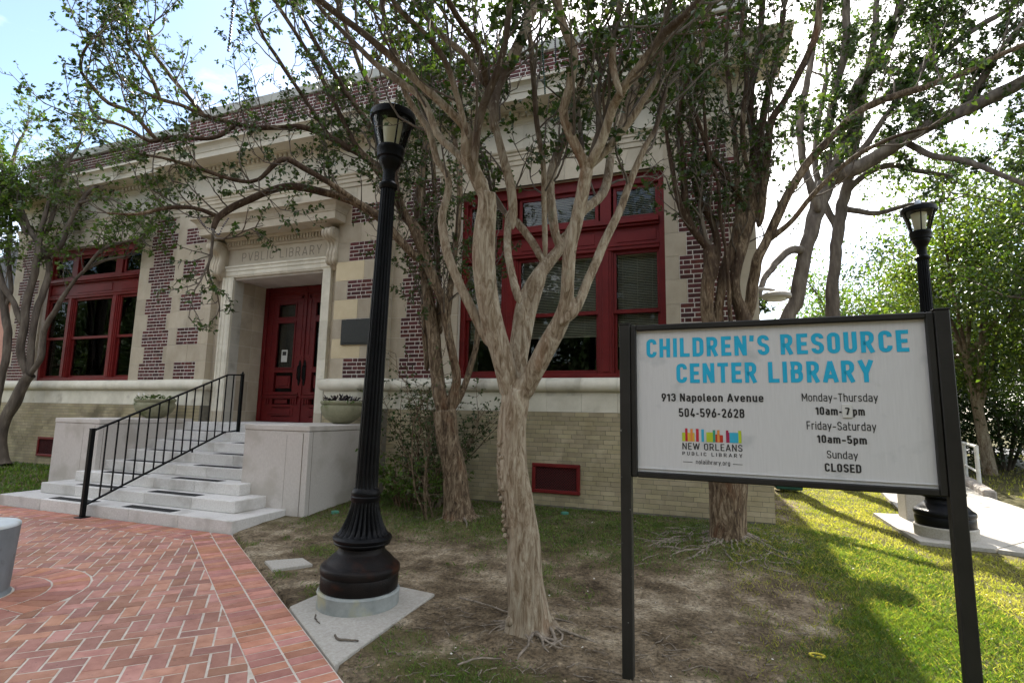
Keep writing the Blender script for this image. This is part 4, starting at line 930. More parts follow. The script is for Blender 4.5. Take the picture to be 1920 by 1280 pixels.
def glyph(ch,w):
    l=w/2;b=w/2;t=1-w/2;W=.50;r=W-w/2;rc=.20;m=.5
    X=.74; xt=X-w/2; LW=.46; lr=LW-w/2   # lower case
    G={
    'C':(W,[[(r,.70),(r,t,rc),(l,t,rc),(l,b,rc),(r,b,rc),(r,.30)]]),
    'O':(W,['c',[(l,.5),(l,t,rc),(r,t,rc),(r,b,rc),(l,b,rc)]]),
    'H':(W+.02,[[(l,0),(l,1)],[(r+.02,0),(r+.02,1)],[(l,m),(r+.02,m)]]),
    'I':(w,[[(l,0),(l,1)]]),'L':(W-.04,[[(l,1),(l,b),(W-.04,b)]]),
    'D':(W+.01,['c',[(l,b),(l,t),(r+.01,t,rc+.03),(r+.01,b,rc+.03)]]),
    'R':(W+.02,[[(l,0),(l,t),(r,t,rc),(r,.45,rc),(l,.45)],[(.26,.45),(r+.03,0)]]),
    'P':(W,[[(l,0),(l,t),(r,t,rc),(r,.42,rc),(l,.42)]]),
    'B':(W+.01,['c',[(l,b),(l,t),(r-.01,t,rc),(r-.01,.52,.16),(l,.52)],'c',[(l,b),(l,.52),(r,.52,.18),(r,b,rc)]]),
    'E':(W-.05,[[(W-.05,t),(l,t),(l,b),(W-.05,b)],[(l,m),(W-.09,m)]]),'F':(W-.05,[[(W-.05,t),(l,t),(l,0)],[(l,.47),(W-.09,.47)]]),
    'N':(W+.04,[[(l,0),(l,1)],[(r+.04,0),(r+.04,1)],[(l,.98),(r+.04,.02)]]),
    'S':(W-.01,[[(r,.73),(r,t,rc),(l,t,rc),(l,.53,rc),(r,.47,rc),(r,b,rc),(l,b,rc),(l,.27)]]),
    'U':(W,[[(l,1),(l,b,rc),(r,b,rc),(r,1)]]),'T':(W-.02,[[(0,t),(W-.02,t)],[(W/2-.01,0),(W/2-.01,t)]]),
    'A':(W+.06,[[(l*.6,0),(W/2+.03,.98),(W+.06-l*.6,0)],[(.13,.27),(W-.07,.27)]]),
    'Y':(W+.04,[[(W/2+.02,0),(W/2+.02,.43)],[(l*.6,1),(W/2+.02,.41)],[(W+.04-l*.6,1),(W/2+.02,.41)]]),
    'V':(W+.06,[[(l*.6,1),(W/2+.03,.02),(W+.06-l*.6,1)]]),
    'W':(.80,[[(l*.6,1),(.22,.03),(.40,.97),(.58,.03),(.80-l*.6,1)]]),
    'M':(.66,[[(l,0),(l,.98),(.33,.30),(.66-l,.98),(.66-l,0)]]),
    "'":(w,[[(l,1),(l-.02,.70)]]),
    '0':(W-.02,['c',[(l,.5),(l,t,rc),(r-.02,t,rc),(r-.02,b,rc),(l,b,rc)]]),
    '1':(.30,[[(.30-l,0),(.30-l,t),(0,.72)]]),
    '2':(W-.02,[[(l,.72),(l,t,rc),(r-.02,t,rc),(r-.02,.60,.12),(l,b),(W-.02,b)]]),
    '3':(W-.02,[[(l,.74),(l,t,rc),(r-.02,t,rc),(r-.02,.54,.14),(.2,.54)],[(.2,.54),(r,.54,.14),(r-.01,b,rc),(l,b,rc),(l,.28)]]),
    '4':(W+.02,[[(.36,0),(.36,.42)],[(.30,1),(l,.23),(W+.02,.23)]]),
    '5':(W-.02,[[(r,t),(l,t),(l,.52),(r-.02,.56,rc),(r-.02,b,rc),(l,b,rc),(l,.26)]]),
    '6':(W-.02,['c',[(l,.30),(l,.58,rc),(r-.02,.58,rc),(r-.02,b,rc),(l,b,rc)],[(.33,1),(l,.40)]]),
    '7':(W-.02,[[(0,t),(r,t),(.18,0)]]),
    '8':(W-.01,['c',[(l+.01,.78),(l+.01,t,.18),(r-.02,t,.18),(r-.02,.54,.16),(l+.01,.54,.16)],'c',[(l,.3),(l,.54,.18),(r-.01,.54,.18),(r-.01,b,rc),(l,b,rc)]]),
    '9':(W-.02,['c',[(l,.70),(l,t,rc),(r-.02,t,rc),(r-.02,.42,rc),(l,.42,rc)],[(.15,0),(r-.02,.60)]]),
    '-':(.30,[[(.02,.38),(.28,.38)]]),'_':(.42,[[(.02,.38),(.40,.38)]]),'.':(w,[[(l,0),(l,w)]]),' ':(.20,[]),
    'a':(LW,[[(l,.60),(l+.02,xt,.13),(lr,xt,.17),(lr,0)],['c'],[(lr,.42),(l,.42,.13),(l,b,.13),(lr,b,.10)]]),
    'b':(LW,[[(l,0),(l,1)],['c'],[(l,b),(l,xt,.12),(lr,xt,.18),(lr,b,.18),(l,b,.1)]]),
    'd':(LW,[[(lr,0),(lr,1)],['c'],[(lr,b),(lr,xt),(l,xt,.18),(l,b,.18)]]),
    'p':(LW,[[(l,-.22),(l,X)],['c'],[(l,b),(l,xt),(lr,xt,.18),(lr,b,.18)]]),
    'g':(LW,[[(lr,X),(lr,-.14,.16),(l+.03,-.14)],['c'],[(lr,b),(lr,xt),(l,xt,.18),(l,b,.18)]]),
    'e':(LW,[[(lr,.20),(lr,b,.16),(l,b,.18),(l,xt,.18),(lr,xt,.18),(lr,.36),(l,.36)]]),
    'o':(LW,[['c'],[(l,.37),(l,xt,.18),(lr,xt,.18),(lr,b,.18),(l,b,.18)]]),
    'n':(LW,[[(l,0),(l,X)],[(l,.5),(l,xt,.15),(lr,xt,.18),(lr,0)]]),
    'h':(LW,[[(l,0),(l,1)],[(l,.5),(l,xt,.15),(lr,xt,.18),(lr,0)]]),
    'm':(.72,[[(l,0),(l,X)],[(l,.5),(l,xt,.12),(.36,xt,.15),(.36,0)],[(.36,.5),(.36,xt,.12),(.72-l,xt,.15),(.72-l,0)]]),
    'r':(.33,[[(l,0),(l,X)],[(l,.46),(l,xt,.14),(.33,xt)]]),
    'u':(LW,[[(l,X),(l,b,.18),(lr,b,.15),(lr,.3)],[(lr,0),(lr,X)]]),
    'v':(LW,[[(l*.5,X),(LW/2,.02),(LW-l*.5,X)]]),'y':(LW,[[(l*.5,X),(LW/2,.04)],[(LW-l*.5,X),(.13,-.22)]]),
    's':(LW-.04,[[(lr-.04,.56),(lr-.04,xt,.15),(l,xt,.15),(l,.40,.13),(lr-.04,.34,.13),(lr-.04,b,.15),(l,b,.15),(l,.18)]]),
    'i':(w,[[(l,0),(l,X)],[(l,.86),(l,.86+w)]]),'l':(w+.05,[[(l,1),(l,b,.1),(w+.05,b)]]),'t':(.32,[[(.1,.98),(.1,b,.12),(.32,b)],[(0,xt),(.32,xt)]]),
    }
    W_,st=G[ch]; out=[];closed=False
    for s in st:
        if s=='c' or s==['c']: closed=True; continue
        out.append((rpath(s,closed),closed)); closed=False
    return W_,out
def text(name,txt,x,z,hgt,w,mat,parent,align='c',width=None,track=.11,y=-.0012,label=None):
    adv=[];cur=0
    for ch in txt:
        W_,st=glyph(ch,w); adv.append((cur,st)); cur+=W_+track
    tot=cur-track; sx=hgt if width is None else width/tot
    x0=x-tot*sx/2 if align=='c' else x
    mb=MB(); k=0
    for off,st in adv:
        for pts,closed in st:
            k+=1
            stroke(mb,pts,w,closed,lambda p:(x0+(off+p[0])*sx,z+p[1]*hgt),y-.00012*(k%5))
    o=mb.build(name,mat,parent,fix=False)
    if label: o['label']=label
    return o
def sgn(px,py): pass
for txt,x_,z_,h_,w_,wd,mt,tr in (("CHILDREN'S RESOURCE",.755,.709,.119,.185,1.384,BLUE,.14),("CENTER LIBRARY",.76,.547,.121,.185,1.033,BLUE,.14),
    ("913 Napoleon Avenue",.4395,.434,.049,.17,.577,INK,.12),("504-596-2628",.438,.340,.053,.17,.37,INK,.12),("Monday_Thursday",1.107,.441,.045,.115,.364,INK,.13),
    ("10am-",1.054,.366,.045,.18,.126,INK,.12),("pm",1.197,.366,.045,.18,.055,INK,.12),("Friday_Saturday",1.107,.284,.046,.115,.33,INK,.13),("10am_5pm",1.108,.212,.044,.18,.234,INK,.12),
    ("Sunday",1.106,.130,.042,.115,.146,INK,.13),("CLOSED",1.105,.058,.045,.18,.172,INK,.12),("NEW ORLEANS",.437,.145,.040,.125,.336,INK,.16),("PUBLIC LIBRARY",.4355,.111,.021,.13,.335,INK,.36),("nolalibrary.org",.44,.062,.026,.115,.19,INK,.15)):
    text('lettering',txt,x_,z_,h_,w_,mt,sroot,width=wd,track=tr,label='printed words '+txt.replace('_','-'))
MB().box(1.118,1.166,-.007,0,.352,.428).build('taped_tile',M('tile_white',(.50,.50,.47),(.57,.57,.54),rough=.5),sroot,bevel=.002)
text('lettering',"7",1.143,.368,.040,.19,INK,sroot,width=.022,y=-.0085,label='printed figure 7')
cols={'g':(.36,.45,.02),'r':(.42,.012,.035),'y':(.55,.37,.03),'b':(.03,.33,.48),'o':(.62,.22,.05),'t':(.03,.24,.15),'d':(.40,.03,.01),'m':(.28,.012,.06)}
CM={k:M('book_'+k,v,v,rough=.5) for k,v in cols.items()}
bars=[(0,.018,.66,'g'),(.018,.032,1,'r'),(.032,.048,.66,'y'),(.048,.062,.96,'o'),(.062,.072,.66,'y'),(.080,.096,.98,'r'),(.111,.126,.95,'b'),(.139,.176,.74,'g'),(.176,.190,.92,'t'),(.190,.200,.60,'d'),(.200,.214,.92,'o'),(.214,.232,.55,'d'),(.249,.263,.92,'m'),(.263,.268,.76,'m'),(.268,.316,.76,'b'),(.316,.333,.92,'g')]
for a,b,h_,c in bars: MB().quad((.269+a,-.0012,.194),(.269+b,-.0012,.194),(.269+b,-.0012,.194+.078*h_),(.269+a,-.0012,.194+.078*h_)).build('logo_book',CM[c],sroot,fix=False)
for a,b in ((.27,.325),(.55,.603)): MB().quad((a,-.0012,.0695),(b,-.0012,.0695),(b,-.0012,.0725),(a,-.0012,.0725)).build('rule_line',INK,sroot,fix=False)
# frieze words over the door: flat dark strokes paint the shade of carved letters
CARVSHADE=M('letter_groove_shade',(.17,.15,.12),(.23,.205,.165),scale=14,rough=.95)
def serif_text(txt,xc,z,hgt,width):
    fr_=empty('frieze_inscription',(0,0,0)); fr_.parent=lib; fr_['label']='words PVBLIC LIBRARY on the door frieze, groove shade painted as flat dark strokes'
    o=text('lettering',txt,xc,z,hgt,.085,CARVSHADE,fr_,width=width,track=.26,y=-.0015); return o
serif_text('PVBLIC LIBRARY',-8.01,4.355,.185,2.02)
# wall camera on the right brick strip, disc lamp on the side wall
fl=empty('wall_floodlight',(0.0,-.02,4.50),label='small grey floodlight box on an arm fixed to the right brick strip',cat='floodlight')
MB().box(-.07,.05,-.11,-.02,-.08,.06).build('housing',GALV,fl,bevel=.01); MB().tube([(.05,-.05,.0),(.25,-.05,.03),(.5,-.05,.03)],.016,8).build('arm',IRON,fl,smooth=True); MB().box(-.02,.02,-.03,.02,-.13,-.06).build('bracket',IRON,fl,bevel=.004)
dl=empty('wall_lamp',(1.12,2.2,3.5),label='pale disc shaped lamp on a bracket from the side wall of the library',cat='wall lamp')
MB().lathe([(.02,.07),(.20,.05),(.24,.02),(.24,-.03),(.21,-.05)],30).build('lamp_disc',M('lamp_grey',(.30,.28,.26),(.36,.34,.31)),dl,smooth=True)
MB().lathe([(.15,-.05),(.14,-.085),(.05,-.095)],24).build('lens',M('lens_white',(.6,.58,.55)),dl,smooth=True)
MB().tube([(-.44,0,.14),(-.2,0,.14),(-.02,0,.10)],.03,8).build('lamp_arm',M('arm_grey',(.34,.32,.29)),dl,smooth=True)
for c in sroot.children:
    if c.name.split('.')[0] in ('lettering','logo_book','rule_line','taped_tile'): c.location.y=.0038
LIMBS={
'A':[
[(-1.25,-4.21,-0.2,0.167),(-1.25,-4.22,-0.04,0.141),(-1.28,-4.23,0.17,0.131),(-1.3,-4.24,0.39,0.124),(-1.34,-4.25,0.66,0.117),(-1.37,-4.26,0.88,0.118),(-1.38,-4.26,1.08,0.111),(-1.39,-4.27,1.27,0.108),(-1.38,-4.27,1.43,0.108),(-1.38,-4.26,1.53,0.108)],
[(-1.39,-4.27,1.46,0.1),(-1.44,-4.31,1.65,0.1),(-1.49,-4.35,1.85,0.101),(-1.54,-4.39,2.03,0.101),(-1.58,-4.42,2.23,0.101),(-1.6,-4.45,2.47,0.105),(-1.6,-4.47,2.71,0.102),(-1.58,-4.48,2.94,0.086),(-1.57,-4.5,3.04,0.077)],
[(-1.58,-4.5,3.01,0.069),(-1.64,-4.56,3.17,0.065),(-1.68,-4.61,3.33,0.065),(-1.67,-4.64,3.44,0.06),(-1.68,-4.67,3.5,0.044),(-1.73,-4.73,3.55,0.036),(-1.87,-4.81,3.69,0.036),(-2.04,-4.91,3.86,0.036),(-2.15,-4.99,3.97,0.035),(-2.37,-5.1,4.16,0.031),(-2.54,-5.2,4.29,0.031),(-2.69,-5.29,4.42,0.027)],
[(-1.68,-4.54,3.23,0.037),(-1.76,-4.52,3.32,0.037),(-1.89,-4.51,3.45,0.038),(-2.01,-4.5,3.58,0.039),(-2.16,-4.5,3.91,0.035),(-2.39,-4.54,4.11,0.036),(-2.6,-4.56,4.3,0.032),(-2.85,-4.6,4.56,0.028),(-3.11,-4.65,4.85,0.024),(-3.28,-4.66,5.08,0.024)],
[(-1.61,-4.78,3.39,0.027),(-1.64,-4.85,3.58,0.027),(-1.69,-4.94,3.79,0.027),(-1.79,-5.04,3.97,0.026),(-1.96,-5.17,4.14,0.022),(-2.02,-5.25,4.26,0.022)],
[(-1.59,-4.66,3.22,0.035),(-1.57,-4.69,3.46,0.039),(-1.51,-4.7,3.64,0.039),(-1.42,-4.71,3.82,0.035),(-1.35,-4.72,4.06,0.031),(-1.31,-4.74,4.39,0.031),(-1.3,-4.77,4.47,0.031)],
[(-1.49,-4.68,3.76,0.032),(-1.49,-4.88,3.94,0.03),(-1.56,-5.1,4.05,0.025),(-1.56,-5.29,4.09,0.021)],
[(-1.53,-4.69,3.81,0.028),(-1.7,-4.69,4.09,0.028),(-1.91,-4.7,4.3,0.025),(-2.1,-4.71,4.56,0.026),(-2.22,-4.69,4.78,0.026)],
[(-1.51,-4.53,3.53,0.041),(-1.54,-4.41,3.91,0.047),(-1.48,-4.26,4.24,0.057),(-1.42,-4.11,4.61,0.06),(-1.39,-3.97,4.94,0.057),(-1.42,-3.85,5.26,0.054)],
[(-1.46,-4.19,2.88,0.043),(-1.49,-4.16,3.12,0.048),(-1.53,-4.13,3.32,0.049),(-1.62,-4.12,3.63,0.041),(-1.69,-4.1,3.88,0.037),(-1.76,-4.09,4.16,0.028)],
[(-1.38,-4.26,2.25,0.045),(-1.46,-4.2,2.46,0.038),(-1.52,-4.13,2.68,0.039),(-1.55,-4.05,2.92,0.04),(-1.56,-3.96,3.07,0.046)],
[(-1.41,-4.17,1.51,0.082),(-1.42,-4.14,1.76,0.075),(-1.43,-4.1,2.01,0.077),(-1.4,-4.05,2.27,0.073),(-1.32,-3.98,2.49,0.07),(-1.23,-3.91,2.63,0.062),(-1.16,-3.85,2.74,0.054),(-1.12,-3.79,2.89,0.045)],
[(-1.16,-3.86,2.73,0.045),(-1.1,-3.75,2.95,0.046),(-1,-3.62,3.16,0.052),(-0.91,-3.49,3.29,0.053),(-0.86,-3.38,3.45,0.054),(-0.84,-3.29,3.7,0.05),(-0.83,-3.19,3.96,0.046),(-0.78,-3.08,4.32,0.037)],
[(-1.39,-4.16,1.51,0.058),(-1.38,-4.13,1.76,0.054),(-1.37,-4.09,1.98,0.051),(-1.34,-4.04,2.22,0.052),(-1.28,-3.99,2.48,0.052),(-1.28,-3.96,2.57,0.044)],
[(-1.27,-3.96,2.62,0.04),(-1.38,-3.91,2.81,0.041),(-1.54,-3.88,3.01,0.042),(-1.65,-3.83,3.11,0.038)],
[(-1.18,-3.87,2.8,0.045),(-1.24,-3.81,3.08,0.051),(-1.29,-3.76,3.3,0.056),(-1.27,-3.67,3.61,0.053),(-1.21,-3.58,3.88,0.054),(-1.13,-3.47,4.17,0.045),(-1.09,-3.38,4.57,0.041),(-1.01,-3.27,5.01,0.032)],
[(-1.26,-3.95,2.69,0.027),(-1.27,-3.97,3.11,0.027),(-1.28,-3.98,3.45,0.027),(-1.33,-4.01,3.84,0.027),(-1.36,-4.03,4.28,0.028),(-1.4,-4.05,4.65,0.028),(-1.45,-4.08,5.01,0.023)],
[(-1.36,-4.26,1.48,0.096),(-1.28,-4.26,1.62,0.096),(-1.2,-4.27,1.74,0.091),(-1.11,-4.28,1.89,0.091),(-1.03,-4.28,2.04,0.079),(-0.98,-4.3,2.2,0.063),(-0.96,-4.33,2.34,0.059),(-0.94,-4.36,2.55,0.059),(-0.9,-4.38,2.76,0.059),(-0.85,-4.4,2.96,0.058),(-0.81,-4.42,3.14,0.058)],
[(-0.81,-4.42,3.12,0.047),(-0.85,-4.47,3.26,0.046),(-0.91,-4.53,3.4,0.046),(-0.95,-4.58,3.54,0.042),(-0.89,-4.59,3.69,0.042),(-0.86,-4.61,3.93,0.042),(-0.91,-4.66,4.08,0.038),(-0.94,-4.71,4.24,0.038),(-0.96,-4.75,4.39,0.034)],
[(-0.79,-4.42,3.15,0.047),(-0.69,-4.48,3.29,0.042),(-0.59,-4.54,3.52,0.041),(-0.51,-4.61,3.59,0.04),(-0.37,-4.66,3.72,0.039),(-0.22,-4.7,3.88,0.039),(-0.09,-4.75,3.93,0.034),(0.06,-4.79,4.04,0.03)],
[(-0.52,-4.69,3.53,0.025),(-0.57,-4.67,3.76,0.029),(-0.55,-4.63,4.05,0.03),(-0.51,-4.58,4.36,0.027)],
[(-0.79,-4.36,3.19,0.035),(-0.67,-4.33,3.32,0.035),(-0.5,-4.28,3.56,0.036),(-0.41,-4.27,3.69,0.032),(-0.31,-4.25,3.86,0.028),(-0.27,-4.24,4.12,0.028),(-0.24,-4.25,4.35,0.024),(-0.18,-4.24,4.56,0.024)],
[(-0.77,-4.36,3.22,0.035),(-0.68,-4.25,3.36,0.036),(-0.6,-4.14,3.58,0.041),(-0.53,-4.04,3.89,0.047),(-0.41,-3.91,4.23,0.048),(-0.34,-3.81,4.47,0.04),(-0.1,-3.65,4.67,0.032),(0.12,-3.49,4.94,0.028)],
[(-0.99,-4.33,2.05,0.051),(-0.91,-4.27,2.17,0.047),(-0.84,-4.21,2.39,0.044),(-0.76,-4.15,2.6,0.045),(-0.67,-4.08,2.84,0.041),(-0.59,-4.02,3.06,0.038),(-0.51,-3.96,3.32,0.034),(-0.43,-3.9,3.54,0.03),(-0.37,-3.84,3.68,0.026),(-0.32,-3.79,3.9,0.026),(-0.28,-3.74,4.09,0.022)],
[(-1.59,-4.34,1.91,0.049),(-1.69,-4.35,2.08,0.049),(-1.8,-4.37,2.31,0.046),(-1.92,-4.39,2.6,0.047),(-2,-4.39,2.9,0.043),(-1.97,-4.35,3.13,0.039),(-1.99,-4.33,3.3,0.035),(-2.09,-4.34,3.45,0.036),(-2.17,-4.35,3.71,0.036),(-2.38,-4.4,4.05,0.032),(-2.47,-4.41,4.38,0.028),(-2.58,-4.42,4.67,0.028),(-2.68,-4.43,5.07,0.024)],
],
'B':[
[(-3.19,-1.4,-0.13,0.234),(-3.21,-1.4,0.11,0.178),(-3.26,-1.42,0.46,0.158),(-3.31,-1.44,0.74,0.151),(-3.37,-1.46,1.08,0.152),(-3.42,-1.48,1.38,0.153)],
[(-3.43,-1.48,1.35,0.109),(-3.52,-1.51,1.64,0.11),(-3.58,-1.52,2,0.104),(-3.63,-1.53,2.4,0.104),(-3.68,-1.54,2.64,0.098),(-3.72,-1.55,2.97,0.091),(-3.79,-1.56,3.37,0.084),(-3.85,-1.58,3.77,0.077),(-3.9,-1.59,4.22,0.07),(-3.9,-1.58,4.79,0.055),(-3.85,-1.55,5.38,0.048),(-3.92,-1.56,6.06,0.04)],
[(-3.39,-1.47,1.38,0.102),(-3.31,-1.46,1.64,0.073),(-3.28,-1.47,1.86,0.066),(-3.35,-1.52,2.26,0.066),(-3.4,-1.56,2.56,0.066),(-3.45,-1.6,2.89,0.074),(-3.58,-1.67,3.18,0.074),(-3.69,-1.73,3.53,0.089),(-3.78,-1.79,3.82,0.082),(-3.94,-1.87,4.07,0.075),(-4.06,-1.93,4.34,0.067),(-4.14,-1.99,4.8,0.06),(-4.2,-2.03,5.27,0.053),(-4.41,-2.13,5.82,0.046),(-4.64,-2.24,6.38,0.038),(-4.88,-2.35,7.04,0.031)],
[(-3.72,-1.7,3.45,0.067),(-3.83,-1.81,3.52,0.067),(-3.99,-1.95,3.71,0.066),(-4.19,-2.09,3.97,0.066),(-4.34,-2.22,4.09,0.066),(-4.56,-2.37,4.21,0.058),(-4.86,-2.56,4.27,0.057),(-5.18,-2.75,4.32,0.057),(-5.41,-2.91,4.21,0.049),(-5.58,-3.04,4.06,0.049),(-5.74,-3.17,3.91,0.048),(-5.82,-3.28,3.75,0.041),(-5.8,-3.34,3.59,0.033)],
[(-5.86,-3.25,3.8,0.034),(-6.05,-3.43,3.86,0.027),(-6.29,-3.63,3.81,0.027),(-6.52,-3.82,3.69,0.02),(-6.75,-4.01,3.66,0.013)],
[(-4.14,-2.29,3.95,0.05),(-4.37,-2.46,4.13,0.043),(-4.63,-2.64,4.32,0.042),(-4.92,-2.83,4.49,0.042),(-5.12,-3,4.56,0.041),(-5.32,-3.16,4.25,0.027),(-5.46,-3.29,4.19,0.027),(-5.64,-3.45,4.22,0.026),(-5.87,-3.62,4.29,0.026),(-6.07,-3.78,4.34,0.019),(-6.3,-3.95,4.36,0.013)],
[(-4.04,-1.93,4.34,0.06),(-4.23,-2.05,4.59,0.06),(-4.41,-2.17,4.84,0.06),(-4.71,-2.34,5.03,0.052),(-5.18,-2.57,5.24,0.044),(-5.5,-2.74,5.21,0.037),(-5.75,-2.89,5.18,0.037),(-6.11,-3.08,5.23,0.036),(-6.31,-3.21,5.27,0.036),(-6.53,-3.35,5.37,0.029),(-6.84,-3.51,5.46,0.029),(-7.13,-3.68,5.6,0.028),(-7.25,-3.78,5.71,0.021)],
[(-5.84,-3.14,5.08,0.035),(-6,-3.31,4.85,0.028),(-6.41,-3.57,4.8,0.027),(-6.56,-3.73,4.69,0.027),(-6.75,-3.91,4.81,0.02),(-6.93,-4.08,4.86,0.02)],
[(-6.55,-3.41,4.87,0.028),(-6.68,-3.56,4.82,0.028),(-6.92,-3.76,5.12,0.028),(-7.1,-3.93,5.19,0.027),(-7.22,-4.08,5.36,0.027),(-7.25,-4.2,5.48,0.02),(-7.14,-4.27,5.62,0.02),(-6.96,-4.31,5.75,0.013)],
[(-6.8,-3.5,5.41,0.029),(-6.88,-3.58,5.69,0.028),(-7.01,-3.69,5.96,0.021),(-7.12,-3.78,6.11,0.021),(-7.12,-3.83,6.3,0.014)],
[(-6.31,-3.21,5.26,0.029),(-6.6,-3.34,5.62,0.029),(-6.84,-3.45,5.92,0.029),(-7.02,-3.54,6.18,0.022),(-7.07,-3.58,6.44,0.022),(-6.99,-3.57,6.58,0.015)],
[(-3.31,-1.44,1.46,0.066),(-3.24,-1.35,1.61,0.052),(-3.2,-1.27,1.88,0.052),(-3.14,-1.19,2.22,0.046),(-3.11,-1.11,2.61,0.046),(-3.03,-1.01,3.02,0.039)],
[(-3.73,-1.49,1.97,0.045),(-3.8,-1.48,2.58,0.046),(-3.87,-1.46,3.45,0.047),(-3.93,-1.44,4.27,0.039),(-3.96,-1.41,5.13,0.04),(-3.99,-1.37,6.19,0.033)],
[(-3.57,-1.43,2.5,0.045),(-3.64,-1.41,3.13,0.046),(-3.69,-1.39,3.69,0.047),(-3.75,-1.37,4.28,0.039),(-3.84,-1.36,5.13,0.04),(-3.94,-1.36,6.02,0.033)],
[(-3.71,-1.8,3.57,0.052),(-3.91,-1.94,4.09,0.044),(-4.08,-2.06,4.6,0.044),(-4.31,-2.21,5.2,0.045),(-4.62,-2.39,5.71,0.037),(-4.93,-2.57,6.23,0.037),(-5.2,-2.73,6.75,0.03),(-5.39,-2.86,7.11,0.03)],
[(-4.15,-1.97,4.73,0.045),(-4.49,-2.18,4.92,0.045),(-4.75,-2.37,5.43,0.037),(-5.01,-2.55,6.02,0.037),(-5.27,-2.73,6.52,0.03),(-5.52,-2.91,6.94,0.03)],
[(-4.91,-2.36,5.14,0.03),(-5.31,-2.62,5.8,0.03),(-5.54,-2.81,6.21,0.03),(-5.7,-2.98,6.53,0.022),(-5.78,-3.12,6.93,0.022)],
[(-3.44,-1.49,2.67,0.052),(-3.41,-1.44,3.26,0.053),(-3.38,-1.38,3.99,0.046),(-3.39,-1.34,4.82,0.047),(-3.52,-1.35,5.59,0.04),(-3.63,-1.35,6.4,0.041)],
],
'C':[
[(0.16,-1.32,-0.19,0.276),(0.14,-1.32,0.01,0.217),(0.14,-1.32,0.24,0.2),(0.14,-1.33,0.54,0.207),(0.15,-1.32,0.89,0.221),(0.16,-1.32,1.26,0.223)],
[(0.08,-1.34,1.07,0.148),(0.01,-1.37,1.62,0.112),(-0.02,-1.39,2.13,0.101),(-0.02,-1.38,2.5,0.095),(-0,-1.38,2.9,0.096),(0.02,-1.37,3.23,0.09),(0.02,-1.37,3.42,0.078)],
[(0.01,-1.37,3.38,0.058),(-0.11,-1.45,3.54,0.058),(-0.25,-1.53,3.77,0.058),(-0.32,-1.59,4.01,0.045),(-0.36,-1.63,4.29,0.039),(-0.41,-1.68,4.65,0.032),(-0.43,-1.72,4.91,0.026),(-0.47,-1.77,5.31,0.026)],
[(-0.15,-1.43,3.63,0.045),(-0.24,-1.5,3.85,0.052),(-0.25,-1.55,4.14,0.052),(-0.26,-1.59,4.46,0.052),(-0.28,-1.64,4.79,0.052),(-0.28,-1.68,5.02,0.046),(-0.23,-1.7,5.26,0.045),(-0.14,-1.7,5.48,0.045),(-0.06,-1.71,5.66,0.045),(0.06,-1.7,5.95,0.039),(0.09,-1.73,6.19,0.039),(0.18,-1.74,6.52,0.032)],
[(0.07,-1.35,3.03,0.058),(0.12,-1.32,3.37,0.058),(0.06,-1.33,3.71,0.052),(-0.06,-1.37,3.98,0.053),(-0.13,-1.38,4.26,0.053),(-0.11,-1.36,4.56,0.053),(-0.1,-1.34,4.87,0.054),(-0.17,-1.36,5.11,0.047),(-0.11,-1.32,5.28,0.041),(-0.04,-1.28,5.66,0.034)],
[(0.07,-1.35,1.26,0.099),(0.08,-1.33,2,0.076),(0.11,-1.3,2.52,0.07),(0.13,-1.28,2.85,0.071),(0.2,-1.24,3.18,0.071),(0.3,-1.18,3.46,0.072),(0.39,-1.13,3.81,0.073),(0.51,-1.07,4.16,0.073),(0.58,-1.03,4.56,0.074),(0.6,-1,4.89,0.061),(0.56,-1,5.23,0.055),(0.62,-0.96,5.72,0.056),(0.73,-0.9,6.27,0.049),(0.79,-0.86,6.98,0.043)],
[(0.25,-1.28,1.14,0.148),(0.32,-1.25,1.76,0.125),(0.35,-1.23,2.26,0.12),(0.37,-1.21,2.51,0.115),(0.31,-1.23,2.78,0.083),(0.3,-1.22,3.05,0.078),(0.4,-1.18,3.37,0.078),(0.49,-1.13,3.7,0.079),(0.57,-1.09,4.05,0.073),(0.64,-1.06,4.47,0.067),(0.69,-1.04,5,0.061),(0.79,-0.99,5.52,0.055),(0.93,-0.93,6.05,0.048),(1.03,-0.88,6.67,0.042)],
[(0.39,-1.12,2.47,0.09),(0.47,-1.15,2.71,0.09),(0.52,-1.18,3.01,0.083),(0.54,-1.23,3.22,0.077),(0.66,-1.23,3.45,0.07),(0.82,-1.23,3.79,0.07),(0.94,-1.24,4.05,0.064),(1.18,-1.2,4.42,0.064),(1.43,-1.16,4.7,0.057),(1.74,-1.1,4.99,0.051),(2.18,-0.98,5.19,0.05),(2.49,-0.92,5.27,0.05),(2.83,-0.85,5.39,0.044),(3.23,-0.75,5.59,0.037),(3.56,-0.68,5.73,0.037)],
[(0.23,-1.29,2.26,0.032),(0.23,-1.33,2.68,0.032),(0.21,-1.39,3.29,0.025),(0.16,-1.45,3.75,0.026),(0.14,-1.51,4.16,0.026),(0.06,-1.58,4.38,0.026),(0.02,-1.64,4.7,0.026),(0.01,-1.69,5.32,0.019)],
[(0.6,-1.15,3.71,0.059),(0.67,-1.2,4.16,0.058),(0.72,-1.26,4.53,0.058),(0.76,-1.32,4.91,0.058),(0.92,-1.34,5.14,0.051),(1.08,-1.35,5.43,0.051),(1.26,-1.36,5.85,0.051),(1.36,-1.4,6.39,0.045)],
[(0.31,-1.26,3.04,0.045),(0.38,-1.18,3.59,0.046),(0.38,-1.13,4.16,0.047),(0.38,-1.07,4.75,0.041),(0.35,-1.03,5.36,0.042),(0.31,-0.99,6.08,0.035),(0.36,-0.92,6.82,0.029)],
[(0.44,-1.21,4.01,0.039),(0.23,-1.4,4.27,0.039),(0.03,-1.58,4.59,0.032),(-0.08,-1.73,4.94,0.032)],
